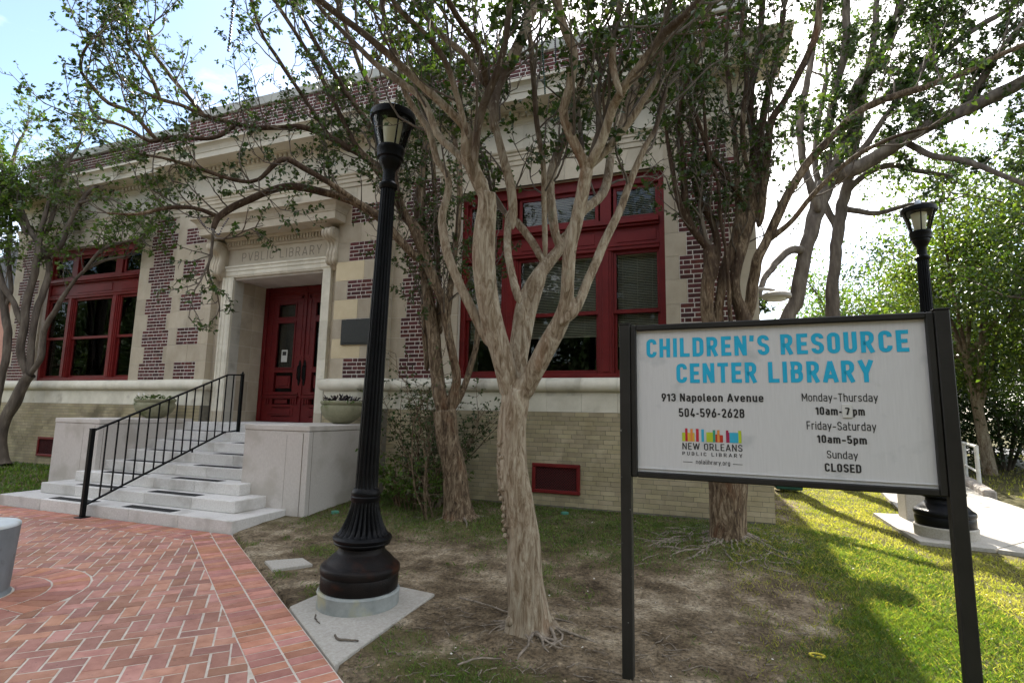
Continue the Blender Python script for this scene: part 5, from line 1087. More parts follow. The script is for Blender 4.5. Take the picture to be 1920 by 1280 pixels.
[(0.64,-1.03,4.16,0.04),(0.48,-1.15,4.55,0.04),(0.46,-1.23,5.02,0.04),(0.52,-1.27,5.55,0.033),(0.48,-1.35,6.09,0.033),(0.52,-1.39,6.63,0.027)],
[(0.68,-1.23,3.46,0.045),(0.91,-1.26,3.64,0.038),(1.14,-1.3,3.92,0.037),(1.36,-1.34,4.13,0.031),(1.63,-1.37,4.34,0.03),(2,-1.35,4.5,0.024),(2.3,-1.37,4.54,0.017)],
],
'D':[
[(1.43,6.1,-0.14,0.212),(1.43,6.1,0.91,0.164),(1.47,6.12,1.91,0.153),(1.56,6.15,2.94,0.154),(1.74,6.22,3.72,0.156),(1.97,6.31,4.19,0.169),(2.11,6.36,4.79,0.17),(2.23,6.4,5.34,0.171),(2.36,6.45,5.75,0.172),(2.57,6.53,6.44,0.187),(2.84,6.63,7.22,0.201)],
[(2.86,6.64,7.26,0.188),(3.18,6.43,7.36,0.184),(3.49,6.21,7.39,0.18),(4.1,6.1,7.71,0.163),(4.67,5.98,7.99,0.16),(5.42,5.92,8.26,0.156),(5.95,5.79,8.43,0.152),(6.57,5.69,8.69,0.137)],
[(2.9,6.66,7.36,0.161),(3.14,6.59,7.79,0.147),(3.4,6.54,8.43,0.146),(3.49,6.42,8.98,0.132),(3.6,6.31,9.52,0.132),(4.04,6.32,10.08,0.118),(4.43,6.32,10.84,0.104),(4.62,6.24,11.73,0.091)],
[(2.87,6.65,7.36,0.121),(2.95,6.61,8.4,0.108),(3.12,6.61,9.38,0.109),(3.29,6.61,10.09,0.109),(3.47,6.61,10.72,0.109),(3.55,6.58,12.09,0.096)],
[(3.53,6.57,9.06,0.107),(3.96,6.46,9.05,0.092),(4.51,6.39,9.39,0.09),(5.18,6.36,9.91,0.089),(5.94,6.37,10.42,0.075),(6.79,6.41,10.91,0.062)],
[(2.27,6.42,5.47,0.119),(1.85,5.94,5.37,0.103),(1.44,5.47,4.88,0.088),(1.16,5.04,4.41,0.073),(1,4.66,3.85,0.059)],
[(4.42,6.37,8,0.089),(4.82,6.1,7.42,0.074),(5.3,5.85,7.1,0.071),(5.73,5.59,6.67,0.057),(6.2,5.33,6.14,0.044)],
[(5.5,6.14,8.39,0.085),(5.82,5.83,8.89,0.083),(6.11,5.51,9.37,0.069),(6.47,5.22,9.81,0.056)],
[(2.59,6.33,6.43,0.105),(2.42,6.13,6.99,0.105),(2.25,5.94,7.76,0.091),(2.22,5.8,8.67,0.091),(2.43,5.75,9.58,0.078),(2.66,5.71,10.77,0.066)],
[(2.83,6.31,7.22,0.105),(3.4,6.33,7.63,0.078),(3.87,6.32,8.23,0.077),(4.35,6.31,8.95,0.064),(4.94,6.34,9.67,0.064),(5.3,6.28,10.52,0.051)],
],
'E':[
[(2.66,6.89,-0.09,0.191),(2.73,6.92,1.17,0.168),(2.82,6.95,2.47,0.157),(2.87,6.97,3.8,0.159),(2.89,6.98,4.45,0.147),(2.96,7.01,5.03,0.134),(3.04,7.03,5.52,0.135),(3.1,7.05,6.01,0.136),(3.25,7.11,6.72,0.137),(3.45,7.19,7.44,0.124)],
[(3.42,7.18,7.37,0.11),(3.64,7.32,8.2,0.111),(3.82,7.45,9.13,0.113),(4.14,7.64,10.4,0.1),(4.46,7.82,11.86,0.087),(4.62,7.95,13.04,0.074)],
[(3.37,7.16,7.15,0.096),(3.82,7.22,7.55,0.082),(4.44,7.35,7.8,0.082),(5.03,7.46,7.62,0.067),(5.73,7.62,7.44,0.053)],
[(3.12,7.06,6.15,0.095),(2.88,7.19,6.94,0.097),(2.78,7.36,8.06,0.085),(2.96,7.64,9.39,0.073),(3.28,7.98,10.8,0.075)],
[(3.25,7.11,6.72,0.082),(3.99,7.21,6.52,0.067),(4.7,7.3,6.68,0.053),(5.38,7.38,6.7,0.039)],
],
'F':[
[(-14.91,-0.61,-0,0.108),(-14.98,-0.63,0.37,0.096),(-15.04,-0.65,0.66,0.096),(-14.99,-0.63,1.02,0.109),(-14.85,-0.58,1.36,0.121),(-14.78,-0.56,1.63,0.109),(-14.71,-0.53,1.89,0.11),(-14.62,-0.49,2.03,0.11)],
[(-14.64,-0.5,2.01,0.073),(-14.85,-0.61,2.48,0.086),(-14.84,-0.63,3.11,0.086),(-14.82,-0.65,3.78,0.087),(-14.73,-0.64,4.16,0.074),(-14.65,-0.64,4.73,0.075),(-14.63,-0.66,5.3,0.062),(-14.56,-0.66,5.81,0.05),(-14.43,-0.64,6.46,0.038)],
[(-14.62,-0.5,2.06,0.073),(-14.69,-0.51,2.85,0.074),(-14.69,-0.49,3.59,0.075),(-14.6,-0.44,4.07,0.075),(-14.59,-0.42,4.55,0.076),(-14.75,-0.47,4.98,0.063),(-15.1,-0.58,5.37,0.051),(-15.45,-0.7,6.04,0.051)],
[(-14.61,-0.49,2.03,0.061),(-14.32,-0.47,2.48,0.061),(-14.24,-0.54,3.01,0.061),(-13.96,-0.52,3.46,0.061),(-13.7,-0.51,3.87,0.048),(-13.34,-0.47,4.29,0.036),(-12.82,-0.37,4.58,0.036),(-12.24,-0.24,4.69,0.024)],
[(-14.84,-0.68,3.21,0.061),(-15.03,-0.8,3.69,0.061),(-15.24,-0.92,4.06,0.062),(-15.45,-1.04,4.62,0.049),(-15.56,-1.13,5.37,0.05),(-15.44,-1.12,6.13,0.037)],
[(-14.81,-0.56,4.76,0.063),(-14.27,-0.45,5.01,0.063),(-14.02,-0.44,5.57,0.05),(-13.75,-0.42,6.06,0.05),(-13.36,-0.36,6.43,0.037),(-12.83,-0.25,6.67,0.025)],
[(-14.71,-0.53,5.35,0.051),(-14.5,-0.53,5.85,0.051),(-14.39,-0.57,6.62,0.051),(-14.13,-0.55,7.12,0.038),(-13.85,-0.53,7.49,0.025)],
[(-15.12,-0.68,5.34,0.051),(-15.5,-0.77,6.01,0.051),(-15.79,-0.83,6.84,0.052),(-15.83,-0.79,7.55,0.039),(-15.76,-0.71,8,0.026)],
[(-13.2,-0.5,4.31,0.036),(-12.69,-0.48,4.79,0.036),(-12.08,-0.43,4.93,0.024),(-11.54,-0.4,5,0.023)],
[(-13.68,-0.46,6.04,0.037),(-12.93,-0.36,6.11,0.037),(-12.27,-0.29,5.8,0.024),(-11.75,-0.27,5.62,0.024)],
],
'G':[
[(-15.24,-0.69,-0.11,0.096),(-15.28,-0.7,0.84,0.085),(-15.3,-0.71,1.8,0.086),(-15.22,-0.68,2.3,0.074),(-15.26,-0.7,2.92,0.074),(-15.42,-0.75,3.54,0.075),(-15.61,-0.83,4.3,0.063),(-15.82,-0.91,4.95,0.051)],
[(-15.42,-0.75,3.54,0.05),(-15.44,-0.68,4.07,0.05),(-15.7,-0.7,4.87,0.051),(-15.84,-0.67,5.69,0.039),(-16.16,-0.72,6.53,0.039)],
],
}
# ---------------------------------------------------------------- trees
def resample(P,step):
    P=np.array(P,float); Q=np.vstack([2*P[0]-P[1],P,2*P[-1]-P[-2]]); out=[]
    for i in range(1,len(Q)-2):
        p0,p1,p2,p3=Q[i-1],Q[i],Q[i+1],Q[i+2]; n=max(1,int(np.linalg.norm(p2[:3]-p1[:3])/step))
        for k in range(n):
            t=k/n; out.append(.5*((2*p1)+(-p0+p2)*t+(2*p0-5*p1+4*p2-p3)*t*t+(-p0+3*p1-3*p2+p3)*t**3))
    out.append(Q[-2]); return np.array(out)
class Acc:
    def __init__(s): s.V=[];s.F=[];s.n=0
    def add(s,V,F): s.V.append(V); s.F.append(np.asarray(F)+s.n); s.n+=len(V)
    def mesh(s,name,mat,smooth=True): return np_mesh(name,np.concatenate(s.V),np.concatenate(s.F),mat,smooth)
def leaves_mesh(name,C_,D_,L_,Wd,mat,base,seed=3,droop=.3):
    r=np.random.default_rng(seed); C_=np.array(C_)-np.array(base); D_=np.array(D_)
    D_/=np.linalg.norm(D_,axis=1)[:,None]+1e-9; n=len(C_)
    N_=r.normal(size=(n,3)); N_[:,2]+=1.1; S_=np.cross(D_,N_); S_/=np.linalg.norm(S_,axis=1)[:,None]+1e-9; U_=np.cross(S_,D_)
    L_=np.array(L_)[:,None]; Wd=np.array(Wd)[:,None]
    tip=C_+D_*L_-np.array([0,0,1])*L_*droop*r.random((n,1)); mid=C_+D_*L_*.5
    V=np.stack([C_,mid+S_*Wd+U_*L_*.05,tip,mid-S_*Wd+U_*L_*.05],1).reshape(-1,3)
    return np_mesh(name,V,np.arange(4*n).reshape(-1,4),mat)
def make_tree(name,limbs,bark,leaf,label,cat,group,base,zmin=2.5,dens=1.0,leafd=1.0,lsize=.04,lev1=(.5,1.2),seed=1,step=.07,trunks=1,tipn=3,upb=.22,leafz=None,minr=.02,zmax=99,lfilter=None,extra_tip=1.0,rs=.92,fuse=0,spd=1.0):
    rn=random.Random(seed); r=np.random.default_rng(seed)
    e=empty(name,base,label=label,cat=cat,group=group); b=np.array(base)
    LC=[];LD=[];LL=[];LW=[]; tw=Acc()
    def grow(p,d,L,r0,level):
        n=5 if level>1 else 8; pts=[p];dd=d/np.linalg.norm(d); st=L/(n-1)
        for i in range(n-1):
            dd=dd+r.normal(size=3)*(.20 if level==1 else .26)+np.array([0,0,upb*(.9 if level==1 else .5)]); dd/=np.linalg.norm(dd); pts.append(pts[-1]+dd*st)
        pts=np.array(pts); rad=np.linspace(r0,r0*.3,n)
        V,F=tube_arrays(pts-b,rad,4 if level==1 else 3); tw.add(V,F)
        if level<3:
            m=max(2,int(L/(.15 if level==1 else .11)*min(1.4,dens)))
            for k in range(m):
                t=.2+.8*(k+rn.random())/m; q=t*(n-1); i=min(int(q),n-2); pp=pts[i]+(pts[i+1]-pts[i])*(q-i); ax=pts[i+1]-pts[i]; ax/=np.linalg.norm(ax)+1e-9
                o=r.normal(size=3); o-=ax*(o@ax); o/=np.linalg.norm(o)+1e-9
                grow(pp,ax*.75+o*.75,(rn.uniform(.22,.48) if level==1 else rn.uniform(.08,.2))*(L/.9)**.3*(1 if level==1 else 1),r0*(.5 if level==1 else .55),level+1)
        if level>=2:
            m=int(L/.028*leafd*rn.uniform(.1,1.15)) if rn.random()<.8 else 0
            for k in range(m):
                t=1.02-.75*rn.random()**1.5; q=min(t,1)*(n-1); i=min(int(q),n-2); pp=pts[i]+(pts[i+1]-pts[i])*(q-i)
                if leafz and pp[2]<leafz: continue
                ax=pts[i+1]-pts[i]; ax=ax/np.linalg.norm(ax); o=r.normal(size=3); o-=ax*(o@ax); o/=np.linalg.norm(o)+1e-9
                LC.append(pp);LD.append(ax*.5+o+np.array([0,0,-.1]));s=lsize*rn.uniform(.5,1.45);LL.append(s);LW.append(s*rn.uniform(.26,.38))
    fz=Acc()
    for li,P in enumerate(limbs):
        Q=resample(P,step); pts=Q[:,:3]; rad=np.clip(Q[:,3],.004,None)*(1 if li<trunks else rs)
        wob=np.minimum(.018,rad*.22)[:,None]*np.stack([vnoise(np.arange(len(Q))*.33+li*7+k*31,np.full(len(Q),k*3.3+li)) -.5 for k in range(3)],1)*2
        wob[0]*=0; pts=pts+wob
        if li>=trunks:
            pts=np.vstack([pts[0]-(pts[1]-pts[0])*.6,pts]); rad=np.r_[rad[0]*.25,rad]; rad[1]*=.8
        big=rad.max()>.055
        if li<trunks:
            hgt=pts[:,2]-pts[0,2]; rad=rad*(1+.38*np.exp(-hgt/.09))
        V,F=tube_arrays(pts-b,rad,40 if li<trunks else (20 if big else 9),lump=(.13 if li<trunks else .10 if big else .06),seed=li+seed)
        if fuse and (li<trunks or Q[0,3]>fuse):
            k_=40 if li<trunks else (20 if big else 9); fz.add(V,F); n0=len(V)
            capv=np.array([V[:k_].mean(0),V[-k_:].mean(0)]); tri=[(n0,(j+1)%k_,j,j) for j in range(k_)]+[(n0+1,n0-k_+j,n0-k_+(j+1)%k_,n0-k_+(j+1)%k_) for j in range(k_)]
            fz.V[-1]=np.vstack([V,capv]); fz.n+=2; fz.F.append(np.array(tri)+(fz.n-2-n0))
        else: me=np_mesh('limb',V,F,bark,True); link('trunk' if li<trunks else 'branch',me,e)
        if li<trunks: continue
        s=np.r_[0,np.cumsum(np.linalg.norm(np.diff(pts,axis=0),axis=1))]
        pos=rn.uniform(0,.3)
        while pos<s[-1]:
            i=min(int(np.searchsorted(s,pos)),len(pts)-2); p=pts[i]
            if zmin<p[2]<zmax and rn.random()<dens*.95 and (lfilter is None or lfilter(p,rn)):
                ax=pts[i+1]-pts[i]; ax/=np.linalg.norm(ax); o=r.normal(size=3); o-=ax*(o@ax); o/=np.linalg.norm(o)
                d=ax*.55+o*.8+np.array([0,0,.35]); L_=rn.uniform(*lev1)
                grow(p,d,L_,min(.011,rad[i]*.45),1)
            pos+=rn.uniform(.14,.42)/spd
        if pts[-1][2]>zmin and (lfilter is None or lfilter(pts[-1],rn)):
            for k in range(tipn):
                ax=pts[-1]-pts[-3]; ax/=np.linalg.norm(ax); grow(pts[-1],ax+r.normal(size=3)*.3,rn.uniform(.7,1.3)*extra_tip,max(.006,rad[-1]*.6),1)
    if fuse:
        VV=np.concatenate(fz.V); FF=np.concatenate(fz.F); me=bpy.data.meshes.new('trunk'); me.from_pydata(VV.tolist(),[],[tuple(dict.fromkeys(q)) for q in FF.tolist()]); me.materials.append(bark); me.shade_smooth(); o=link('trunk',me,e)
        m=o.modifiers.new('remesh','REMESH'); m.mode='VOXEL'; m.voxel_size=.0095; m.use_smooth_shade=True
        m=o.modifiers.new('smooth','SMOOTH'); m.factor=.5; m.iterations=4
    link('twigs',tw.mesh('twigs',BARKD,True),e,kind='stuff')
    link('crown',leaves_mesh('crown',LC,LD,LL,LW,leaf,base,seed),e,kind='stuff')
    return e,len(LC)
nl=[]
def thin(p,rn):      # crowns over the lawn are thin: the lawn in front of them lies in full sun
    x_,y_=p[0]-sd.x/sd.z*p[2],p[1]-sd.y/sd.z*p[2]
    return not(.6<x_<3.9 and -7<y_<3.5) or rn.random()<.10
A_,n=make_tree('crape_myrtle_tree',LIMBS['A'],BARK,LEAF,'pale barked crape myrtle with a forked bare trunk between lamp and sign','tree','crape myrtle trees',LIMBS['A'][0][0][:3],zmin=3.1,dens=.9,leafd=1.8,lsize=.052,seed=4,lev1=(.5,1.2),fuse=.034,rs=.84,spd=1.35); nl.append(n)
B_,n=make_tree('crape_myrtle_tree',LIMBS['B'],BARKW,LEAF,'brown barked crape myrtle by the wall with long limbs reaching left over the doorway','tree','crape myrtle trees',LIMBS['B'][0][0][:3],zmin=2.4,dens=1.0,leafd=1.8,lsize=.052,seed=9,lev1=(.45,1.25),fuse=.055,spd=1.2); nl.append(n)
C_,n=make_tree('crape_myrtle_tree',LIMBS['C'],BARKW,LEAF,'crape myrtle tree standing at the building corner behind the sign with exposed roots','tree','crape myrtle trees',LIMBS['C'][0][0][:3],zmin=3.3,dens=.85,leafd=1.7,lsize=.055,seed=14,lev1=(.5,1.3),fuse=.05,rs=.80,spd=1.25); nl.append(n)
D_,n=make_tree('crape_myrtle_tree',LIMBS['D'],BARKD,LEAF,'dark leaning tree beyond the sign with long limbs reaching to the upper right','tree','crape myrtle trees',LIMBS['D'][0][0][:3],zmin=3.4,dens=1.5,leafd=2.6,lsize=.08,seed=21,lev1=(.7,1.7),lfilter=thin); nl.append(n)
E_,n=make_tree('crape_myrtle_tree',LIMBS['E'],BARKD,LEAFY,'slim upright tree beyond the sign just right of the leaning dark tree','tree','crape myrtle trees',LIMBS['E'][0][0][:3],zmin=3.8,dens=1.3,leafd=1.2,lsize=.07,seed=27,lev1=(.7,1.5),lfilter=thin); nl.append(n)
F_,n=make_tree('crape_myrtle_tree',LIMBS['F'],BARKD,LEAFY,'small leafy tree with a crooked trunk in front of the left window','tree','crape myrtle trees',LIMBS['F'][0][0][:3],zmin=3.9,dens=1.15,leafd=1.5,lsize=.07,seed=33,lev1=(.6,1.25)); nl.append(n)
G_,n=make_tree('crape_myrtle_tree',LIMBS['G'],BARKD,LEAFY,'thin stemmed tree at the far left corner of the library','tree','crape myrtle trees',LIMBS['G'][0][0][:3],zmin=3.9,dens=1.6,leafd=1.6,lsize=.08,seed=37,lev1=(.9,1.9)); nl.append(n)
print('leaves',nl)
def gz(x,y): return float(ground_h(np.array([x]),np.array([y]))[0])
# surface roots of the two nearer trees and the corner tree
def roots(tree,cx,cyy,n,rmax,r0,seed,avoid=None):
    rn=random.Random(seed); base=np.array(tree.location); acc=Acc()
    for i in range(n):
        a=rn.uniform(0,6.28); p=np.array([cx+.12*math.cos(a),cyy+.12*math.sin(a)]); L=rn.uniform(.4,1)*rmax; P=[];rad=[]; st=.055; m=int(L/st); bur=rn.uniform(0,3)
        for k in range(m):
            t=k/m; z=gz(p[0],p[1])+.012*math.sin(k*.5+bur)-.004+.035*max(0,1-k/3)
            P.append((p[0],p[1],z)); rad.append(r0*(1-t*.85)*rn.uniform(.85,1.15)); a+=rn.gauss(0,.42); p=p+np.array([math.cos(a),math.sin(a)])*st
            if avoid and avoid(p): break
        if len(P)>4:
            V,F=tube_arrays(np.array(P)-base,np.array(rad),7,lump=.2,seed=i); acc.add(V,F)
    link('surface_roots',acc.mesh('surface_roots',ROOTM),tree,kind='stuff')
inslab=lambda p: (-3.2<p[0]<-2.2 and -5.2<p[1]<-3.6) or pave_d(p[0],p[1])>-.05
roots(C_,.15,-1.3,90,1.9,.014,5); roots(A_,-1.235,-4.20,26,.75,.012,6,inslab); roots(B_,-3.2,-1.4,10,.6,.016,7,inslab)
def knob_cluster(tree,pts,mat):
    acc=MB(); rn=random.Random(3); base=tree.location
    for (x,y,z,r_,n) in pts:
        for i in range(n):
            c=(x+rn.uniform(-1,1)*r_*.9-base[0],y+rn.uniform(-1,1)*r_*.9-base[1],z+rn.uniform(-1.6,1.6)*r_-base[2]); q=r_*rn.uniform(.35,.75)
            prof=[(q*math.sin(math.pi*k/6)+.0005,-q*math.cos(math.pi*k/6)) for k in range(7)]; acc.lathe(prof,9,c)
    acc.build('burls',mat,tree,kind='stuff',smooth=True,fix=False)
lft=np.array([-rgt.x,-rgt.y])
def onA(z,off,r_,n):
    i=min(range(len(LIMBS['A'][0])),key=lambda k:abs(LIMBS['A'][0][k][2]-z)); p=LIMBS['A'][0][i]; q=np.array(p[:2])+lft*(p[3]*off)-np.array([fwd.x,fwd.y])*p[3]*.35; return (q[0],q[1],z,r_,n)
knob_cluster(A_,[onA(z,.86,.030,6) for z in np.arange(.55,1.25,.055)]+[onA(.75,.3,.035,6),onA(.62,.45,.035,6),onA(-.1,.9,.05,9),onA(-.12,-.8,.05,9)],BARK)
# shrub between the right cheek wall and the second tree
def shrub(name,x,y,label,h=2.0,nst=14,leaf=LEAF,seed=2,ls=.05,spread=.35,ld=1.0,zlo=.15):
    rn=random.Random(seed); r=np.random.default_rng(seed); z0=gz(x,y); e=empty(name,(x,y,z0),label=label,cat='shrub'); acc=Acc(); LC=[];LD=[];LL=[];LW=[]
    for i in range(nst):
        a=rn.uniform(0,6.28); p=np.array([spread*.4*math.cos(a),spread*.4*math.sin(a),-.05]); d=np.array([math.cos(a)*.25*spread*2,math.sin(a)*.25*spread*2,1.]); H=h*rn.uniform(.55,1); P=[p.copy()]; m=int(H/.12)
        for k in range(m): d=d/np.linalg.norm(d)+r.normal(size=3)*.1; p=p+d/np.linalg.norm(d)*.12; P.append(p.copy())
        P=np.array(P); V,F=tube_arrays(P,np.linspace(.012,.003,len(P)),5); acc.add(V,F)
        for k in range(2,len(P)):
            for q in range(2):
                if rn.random()<.75:
                    dd=r.normal(size=3); dd[2]=abs(dd[2])*.4; dd/=np.linalg.norm(dd); L=rn.uniform(.12,.35); S_=[P[k]+dd*L*t for t in (0,.5,1)]; V,F=tube_arrays(np.array(S_),np.array([.004,.003,.0015]),3); acc.add(V,F)
                    for u in range(int(rn.uniform(3,9)*ld)):
                        pp=P[k]+dd*L*rn.uniform(.3,1.05)
                        if pp[2]<zlo: continue
                        LC.append(pp);LD.append(dd*.4+r.normal(size=3));s=ls*rn.uniform(.6,1.2);LL.append(s);LW.append(s*.3)
    link('stems',acc.mesh('stems',BARKW),e,kind='stuff'); link('leaves',leaves_mesh('leaves',LC,LD,LL,LW,leaf,(0,0,0),seed),e,kind='stuff'); return e
shrub('leggy_shrub',-3.95,-.75,'leggy shrub with many bare stems between the front lamp and the wall',h=2.3,nst=30,seed=5,spread=.38,ld=1.3)
shrub('low_shrub',-4.15,-.85,'low bright leaved shrub in the dark corner beside the right cheek wall',h=.9,nst=40,leaf=LEAFY,seed=6,spread=.75,ld=1.6,ls=.06)
shrub('young_shoot',-3.55,-1.55,'thin upright sucker shoots just left of the brown barked tree trunk',h=2.6,nst=6,seed=8,spread=.16,ld=.4)
# background trees on the right and behind
def big_tree(name,x,y,h,cr,label,leaf,seed,n=16000,ls=.14,trunk=.22,zc=.35,group='trees beyond the walkway',bark=BARKD,lean=(0,0),zg=-.15,forks=7):
    rn=random.Random(seed); r=np.random.default_rng(seed); e=empty(name,(x,y,zg),label=label,cat='tree',group=group)
    P=[(0,0,-.2,trunk*1.25),(lean[0]*.2,lean[1]*.2,h*.12,trunk),(lean[0]*.5,lean[1]*.5,h*.28,trunk*.8),(lean[0],lean[1],h*.45,trunk*.6)]
    Q=resample(P,.2); V,F=tube_arrays(Q[:,:3],Q[:,3],14,lump=.1,seed=seed); link('trunk',np_mesh('trunk',V,F,bark,True),e)
    clumps=[]; acc=Acc()
    for i in range(forks*2):
        a=i*2.4+rn.uniform(-.4,.4); t=rn.uniform(.3,1); i0=Q[int((len(Q)-1)*t),:3]; R_=cr*rn.uniform(.45,1); hh=h*(zc+(1-zc)*rn.random()); end=np.array([lean[0]+R_*math.cos(a),lean[1]+R_*math.sin(a),hh])
        m=i0*.45+end*.55+np.array([0,0,-.05*h*rn.random()])+r.normal(size=3)*.25; S_=resample([(*i0,trunk*.42),(*m,trunk*.25),(*end,trunk*.06)],.25); V,F=tube_arrays(S_[:,:3],S_[:,3],7,lump=.05); acc.add(V,F); clumps+= [(end,cr*.34),(m*.4+end*.6,cr*.3)]
        for q in range(5):
            b=S_[int(len(S_)*rn.uniform(.3,.95)),:3]; en=b+r.normal(size=3)*np.array([1,1,.7])*cr*.3; T=np.array([b,(b+en)/2+r.normal(size=3)*.1,en]); V,F=tube_arrays(T,np.array([.03,.02,.008])*trunk/.2,4); acc.add(V,F); clumps.append((en,cr*.2))
    link('branches',acc.mesh('branches',bark),e,kind='stuff')
    LC=[];per=n//len(clumps)
    C0=np.concatenate([np.array(c)+r.normal(size=(per,3))*np.array([1,1,.62])*s*.62 for c,s in clumps]); C0=C0[C0[:,2]>h*zc*.45]
    m=len(C0); link('crown',leaves_mesh('crown',C0,r.normal(size=(m,3))+[0,0,-.2],ls*r.uniform(.6,1.2,m),ls*.3*r.uniform(.8,1.2,m),leaf,(0,0,0),seed),e,kind='stuff'); return e
big_tree('shade_tree',7.66,12.0,9.0,3.4,'grey forked tree rising beside the white rail on the right',LEAFB,41,26000,.13,.15,.33,bark=BARK,lean=(-.5,0))
big_tree('shade_tree',10.3,11.0,10.5,4.0,'bright leaved tree at the right edge beyond the walkway',LEAFB,42,20000,.14,.2,.34)
big_tree('shade_tree',9.3,7.6,11.0,3.7,'tall layered tree overhanging from the right edge nearest the walkway',LEAF,48,24000,.10,.2,.40)
big_tree('shade_tree',6.0,17.5,8.0,3.2,'sunlit bushy tree behind the right lamp post head',LEAFY,43,18000,.15,.2,.25)
big_tree('shade_tree',14.5,18.0,10,4.5,'dark dense tree far right beyond the rail',LEAFK,44,24000,.18,.3,.16)
big_tree('shade_tree',9.2,21.0,9,4.2,'dense green tree far back behind the grey forked tree',LEAFK,45,24000,.18,.3,.18)
big_tree('shade_tree',4.1,23.0,7.0,3.0,'small distant tree low behind the top edge of the sign',LEAFB,46,14000,.17,.2,.2)
def hedge_bush(x,y,h,r_,seed,label,leaf=LEAFK):
    r=np.random.default_rng(seed); e=empty('evergreen_bush',(x,y,-.15),label=label,cat='bush',group='dark bushes beyond the walkway'); n=9000
    acc=Acc()
    for i in range(9):
        a=i*.7; P=np.array([(.1*math.cos(a),.1*math.sin(a),-.1),(.4*r_*math.cos(a),.4*r_*math.sin(a),h*.4),(.6*r_*math.cos(a),.6*r_*math.sin(a),h*.8)]); V,F=tube_arrays(P,np.array([.05,.035,.01]),6); acc.add(V,F)
    link('stems',acc.mesh('stems',BARKD),e,kind='stuff')
    c=r.normal(size=(26,3))*np.array([r_*.5,r_*.5,h*.24])+np.array([0,0,h*.5]); C0=np.concatenate([q+r.normal(size=(n//26,3))*r_*.26 for q in c]); C0=C0[(C0[:,2]>.05)&(C0[:,2]<h)]; m=len(C0)
    link('leaves',leaves_mesh('leaves',C0,r.normal(size=(m,3)),.11*r.uniform(.6,1.2,m),.036*r.uniform(.8,1.2,m),leaf,(0,0,0),seed),e,kind='stuff')
for i,(x,y,h,r_,l) in enumerate(((6.6,13.6,2.9,1.3,'dark bush just left of the grey forked trunk'),(8.9,14.2,3.0,1.5,'dark bush just right of the grey forked trunk'),(11.6,15.6,3.4,1.7,'dark bush at the right edge above the white litter bag'),(7.3,18.5,3.2,1.8,'dark bush behind the white pipe rail'),(5.2,21,2.6,1.5,'far dark bush low behind the right lamp post'),(13.4,13.2,3.3,1.6,'tall dark bush outermost to the right'))):
    hedge_bush(x,y,h,r_,60+i,l)
# trees across the street behind the viewer (seen in the window panes)
src=None
for i,(x,y,s_) in enumerate(((-14,-22,1.5),(-5,-24,1.7),(5,-23,1.45),(14,-26,1.6),(-24,-21,1.5),(-34,-19,1.6),(-46,-24,1.8),(-62,-30,2.0),(25,-27,1.6))):
    if src is None: src=big_tree('street_tree',x,y,9.5,4.2,'large street tree across the avenue mirrored in the window panes',LEAFK,70,15000,.24,.35,.22,group='street trees across the avenue')
    else:
        o=src.copy(); o['label']='large street tree across the avenue mirrored in the window panes'; COL.objects.link(o); o.location=(x,y,-.15); o.rotation_euler=(0,0,i*1.1); o.scale=(s_,s_,s_)
        for ch in src.children: c=ch.copy(); COL.objects.link(c); c.parent=o
# neighbouring house glimpsed at the far left
nh=empty('neighbour_house',(-30,7,0),label='salmon brick neighbouring house glimpsed past the left corner of the library',cat='house')
SAL=M('salmon_brick',(.42,.20,.15),(.52,.28,.21),scale=8,rough=.9)
MB().box(-6,6,0,8,-.2,6.2).build('wall',SAL,nh); MB().prism([(-6.4,6.2),(0,9.2),(6.4,6.2)],'y',-.4,8.4).build('roof',M('grey_shingle',(.08,.08,.085),(.13,.13,.13),scale=20),nh)
for x in (-3.8,-.6,2.6,4.6):
    for z in (1.0,3.9): 
        w_=MB().box(x-.5,x+.5,-.06,.02,z,z+1.5).build('window',CREAM,nh,bevel=.02); MB().box(x-.42,x+.42,-.07,-.05,z+.08,z+1.42).build('pane',DARK,w_)
# hanging bead strings
BEAD=M('dark_beads',(.03,.02,.035),(.05,.035,.05),rough=.25,spec=.8)
def beads(pts,r_,label,mat=BEAD):
    Q=resample([(*p,0) for p in pts],r_*2.1); base=Q[0,:3]; mb=MB()
    for q in Q: mb.lathe([(.0005,-r_),(r_*.75,-r_*.66),(r_,0),(r_*.75,r_*.66),(.0005,r_)],7,tuple(q[:3]-base))
    o=mb.build('bead_string',mat,None,smooth=True,fix=False); o.location=base; tag(o,label,'beads')
beads([(-6.008,-3.202,6.968),(-6.005,-3.201,6.766),(-6.006,-3.201,6.446),(-6.01,-3.203,6.169)],.020,'string of dark beads hanging vertically from the branches against the blue sky')
beads([(-5.945,-3.445,3.716),(-5.853,-3.411,3.601),(-5.756,-3.374,3.554),(-5.689,-3.349,3.501),(-5.648,-3.334,3.605),(-5.595,-3.314,3.71)],.011,'string of dark beads looped round a drooping branch tip left of the doorway hood')
beads([(-1.312,-4.025,5.012),(-1.3,-4.021,4.705),(-1.279,-4.013,4.403),(-1.259,-4.005,4.082)],.009,'left of two bead strings hanging high in the pale tree',M('green_beads',(.02,.06,.04),(.03,.09,.05),rough=.25,spec=.8))
beads([(-1.222,-3.93,5.098),(-1.20,-3.93,4.732),(-1.19,-3.93,4.4)],.009,'right of two bead strings hanging high in the pale tree')
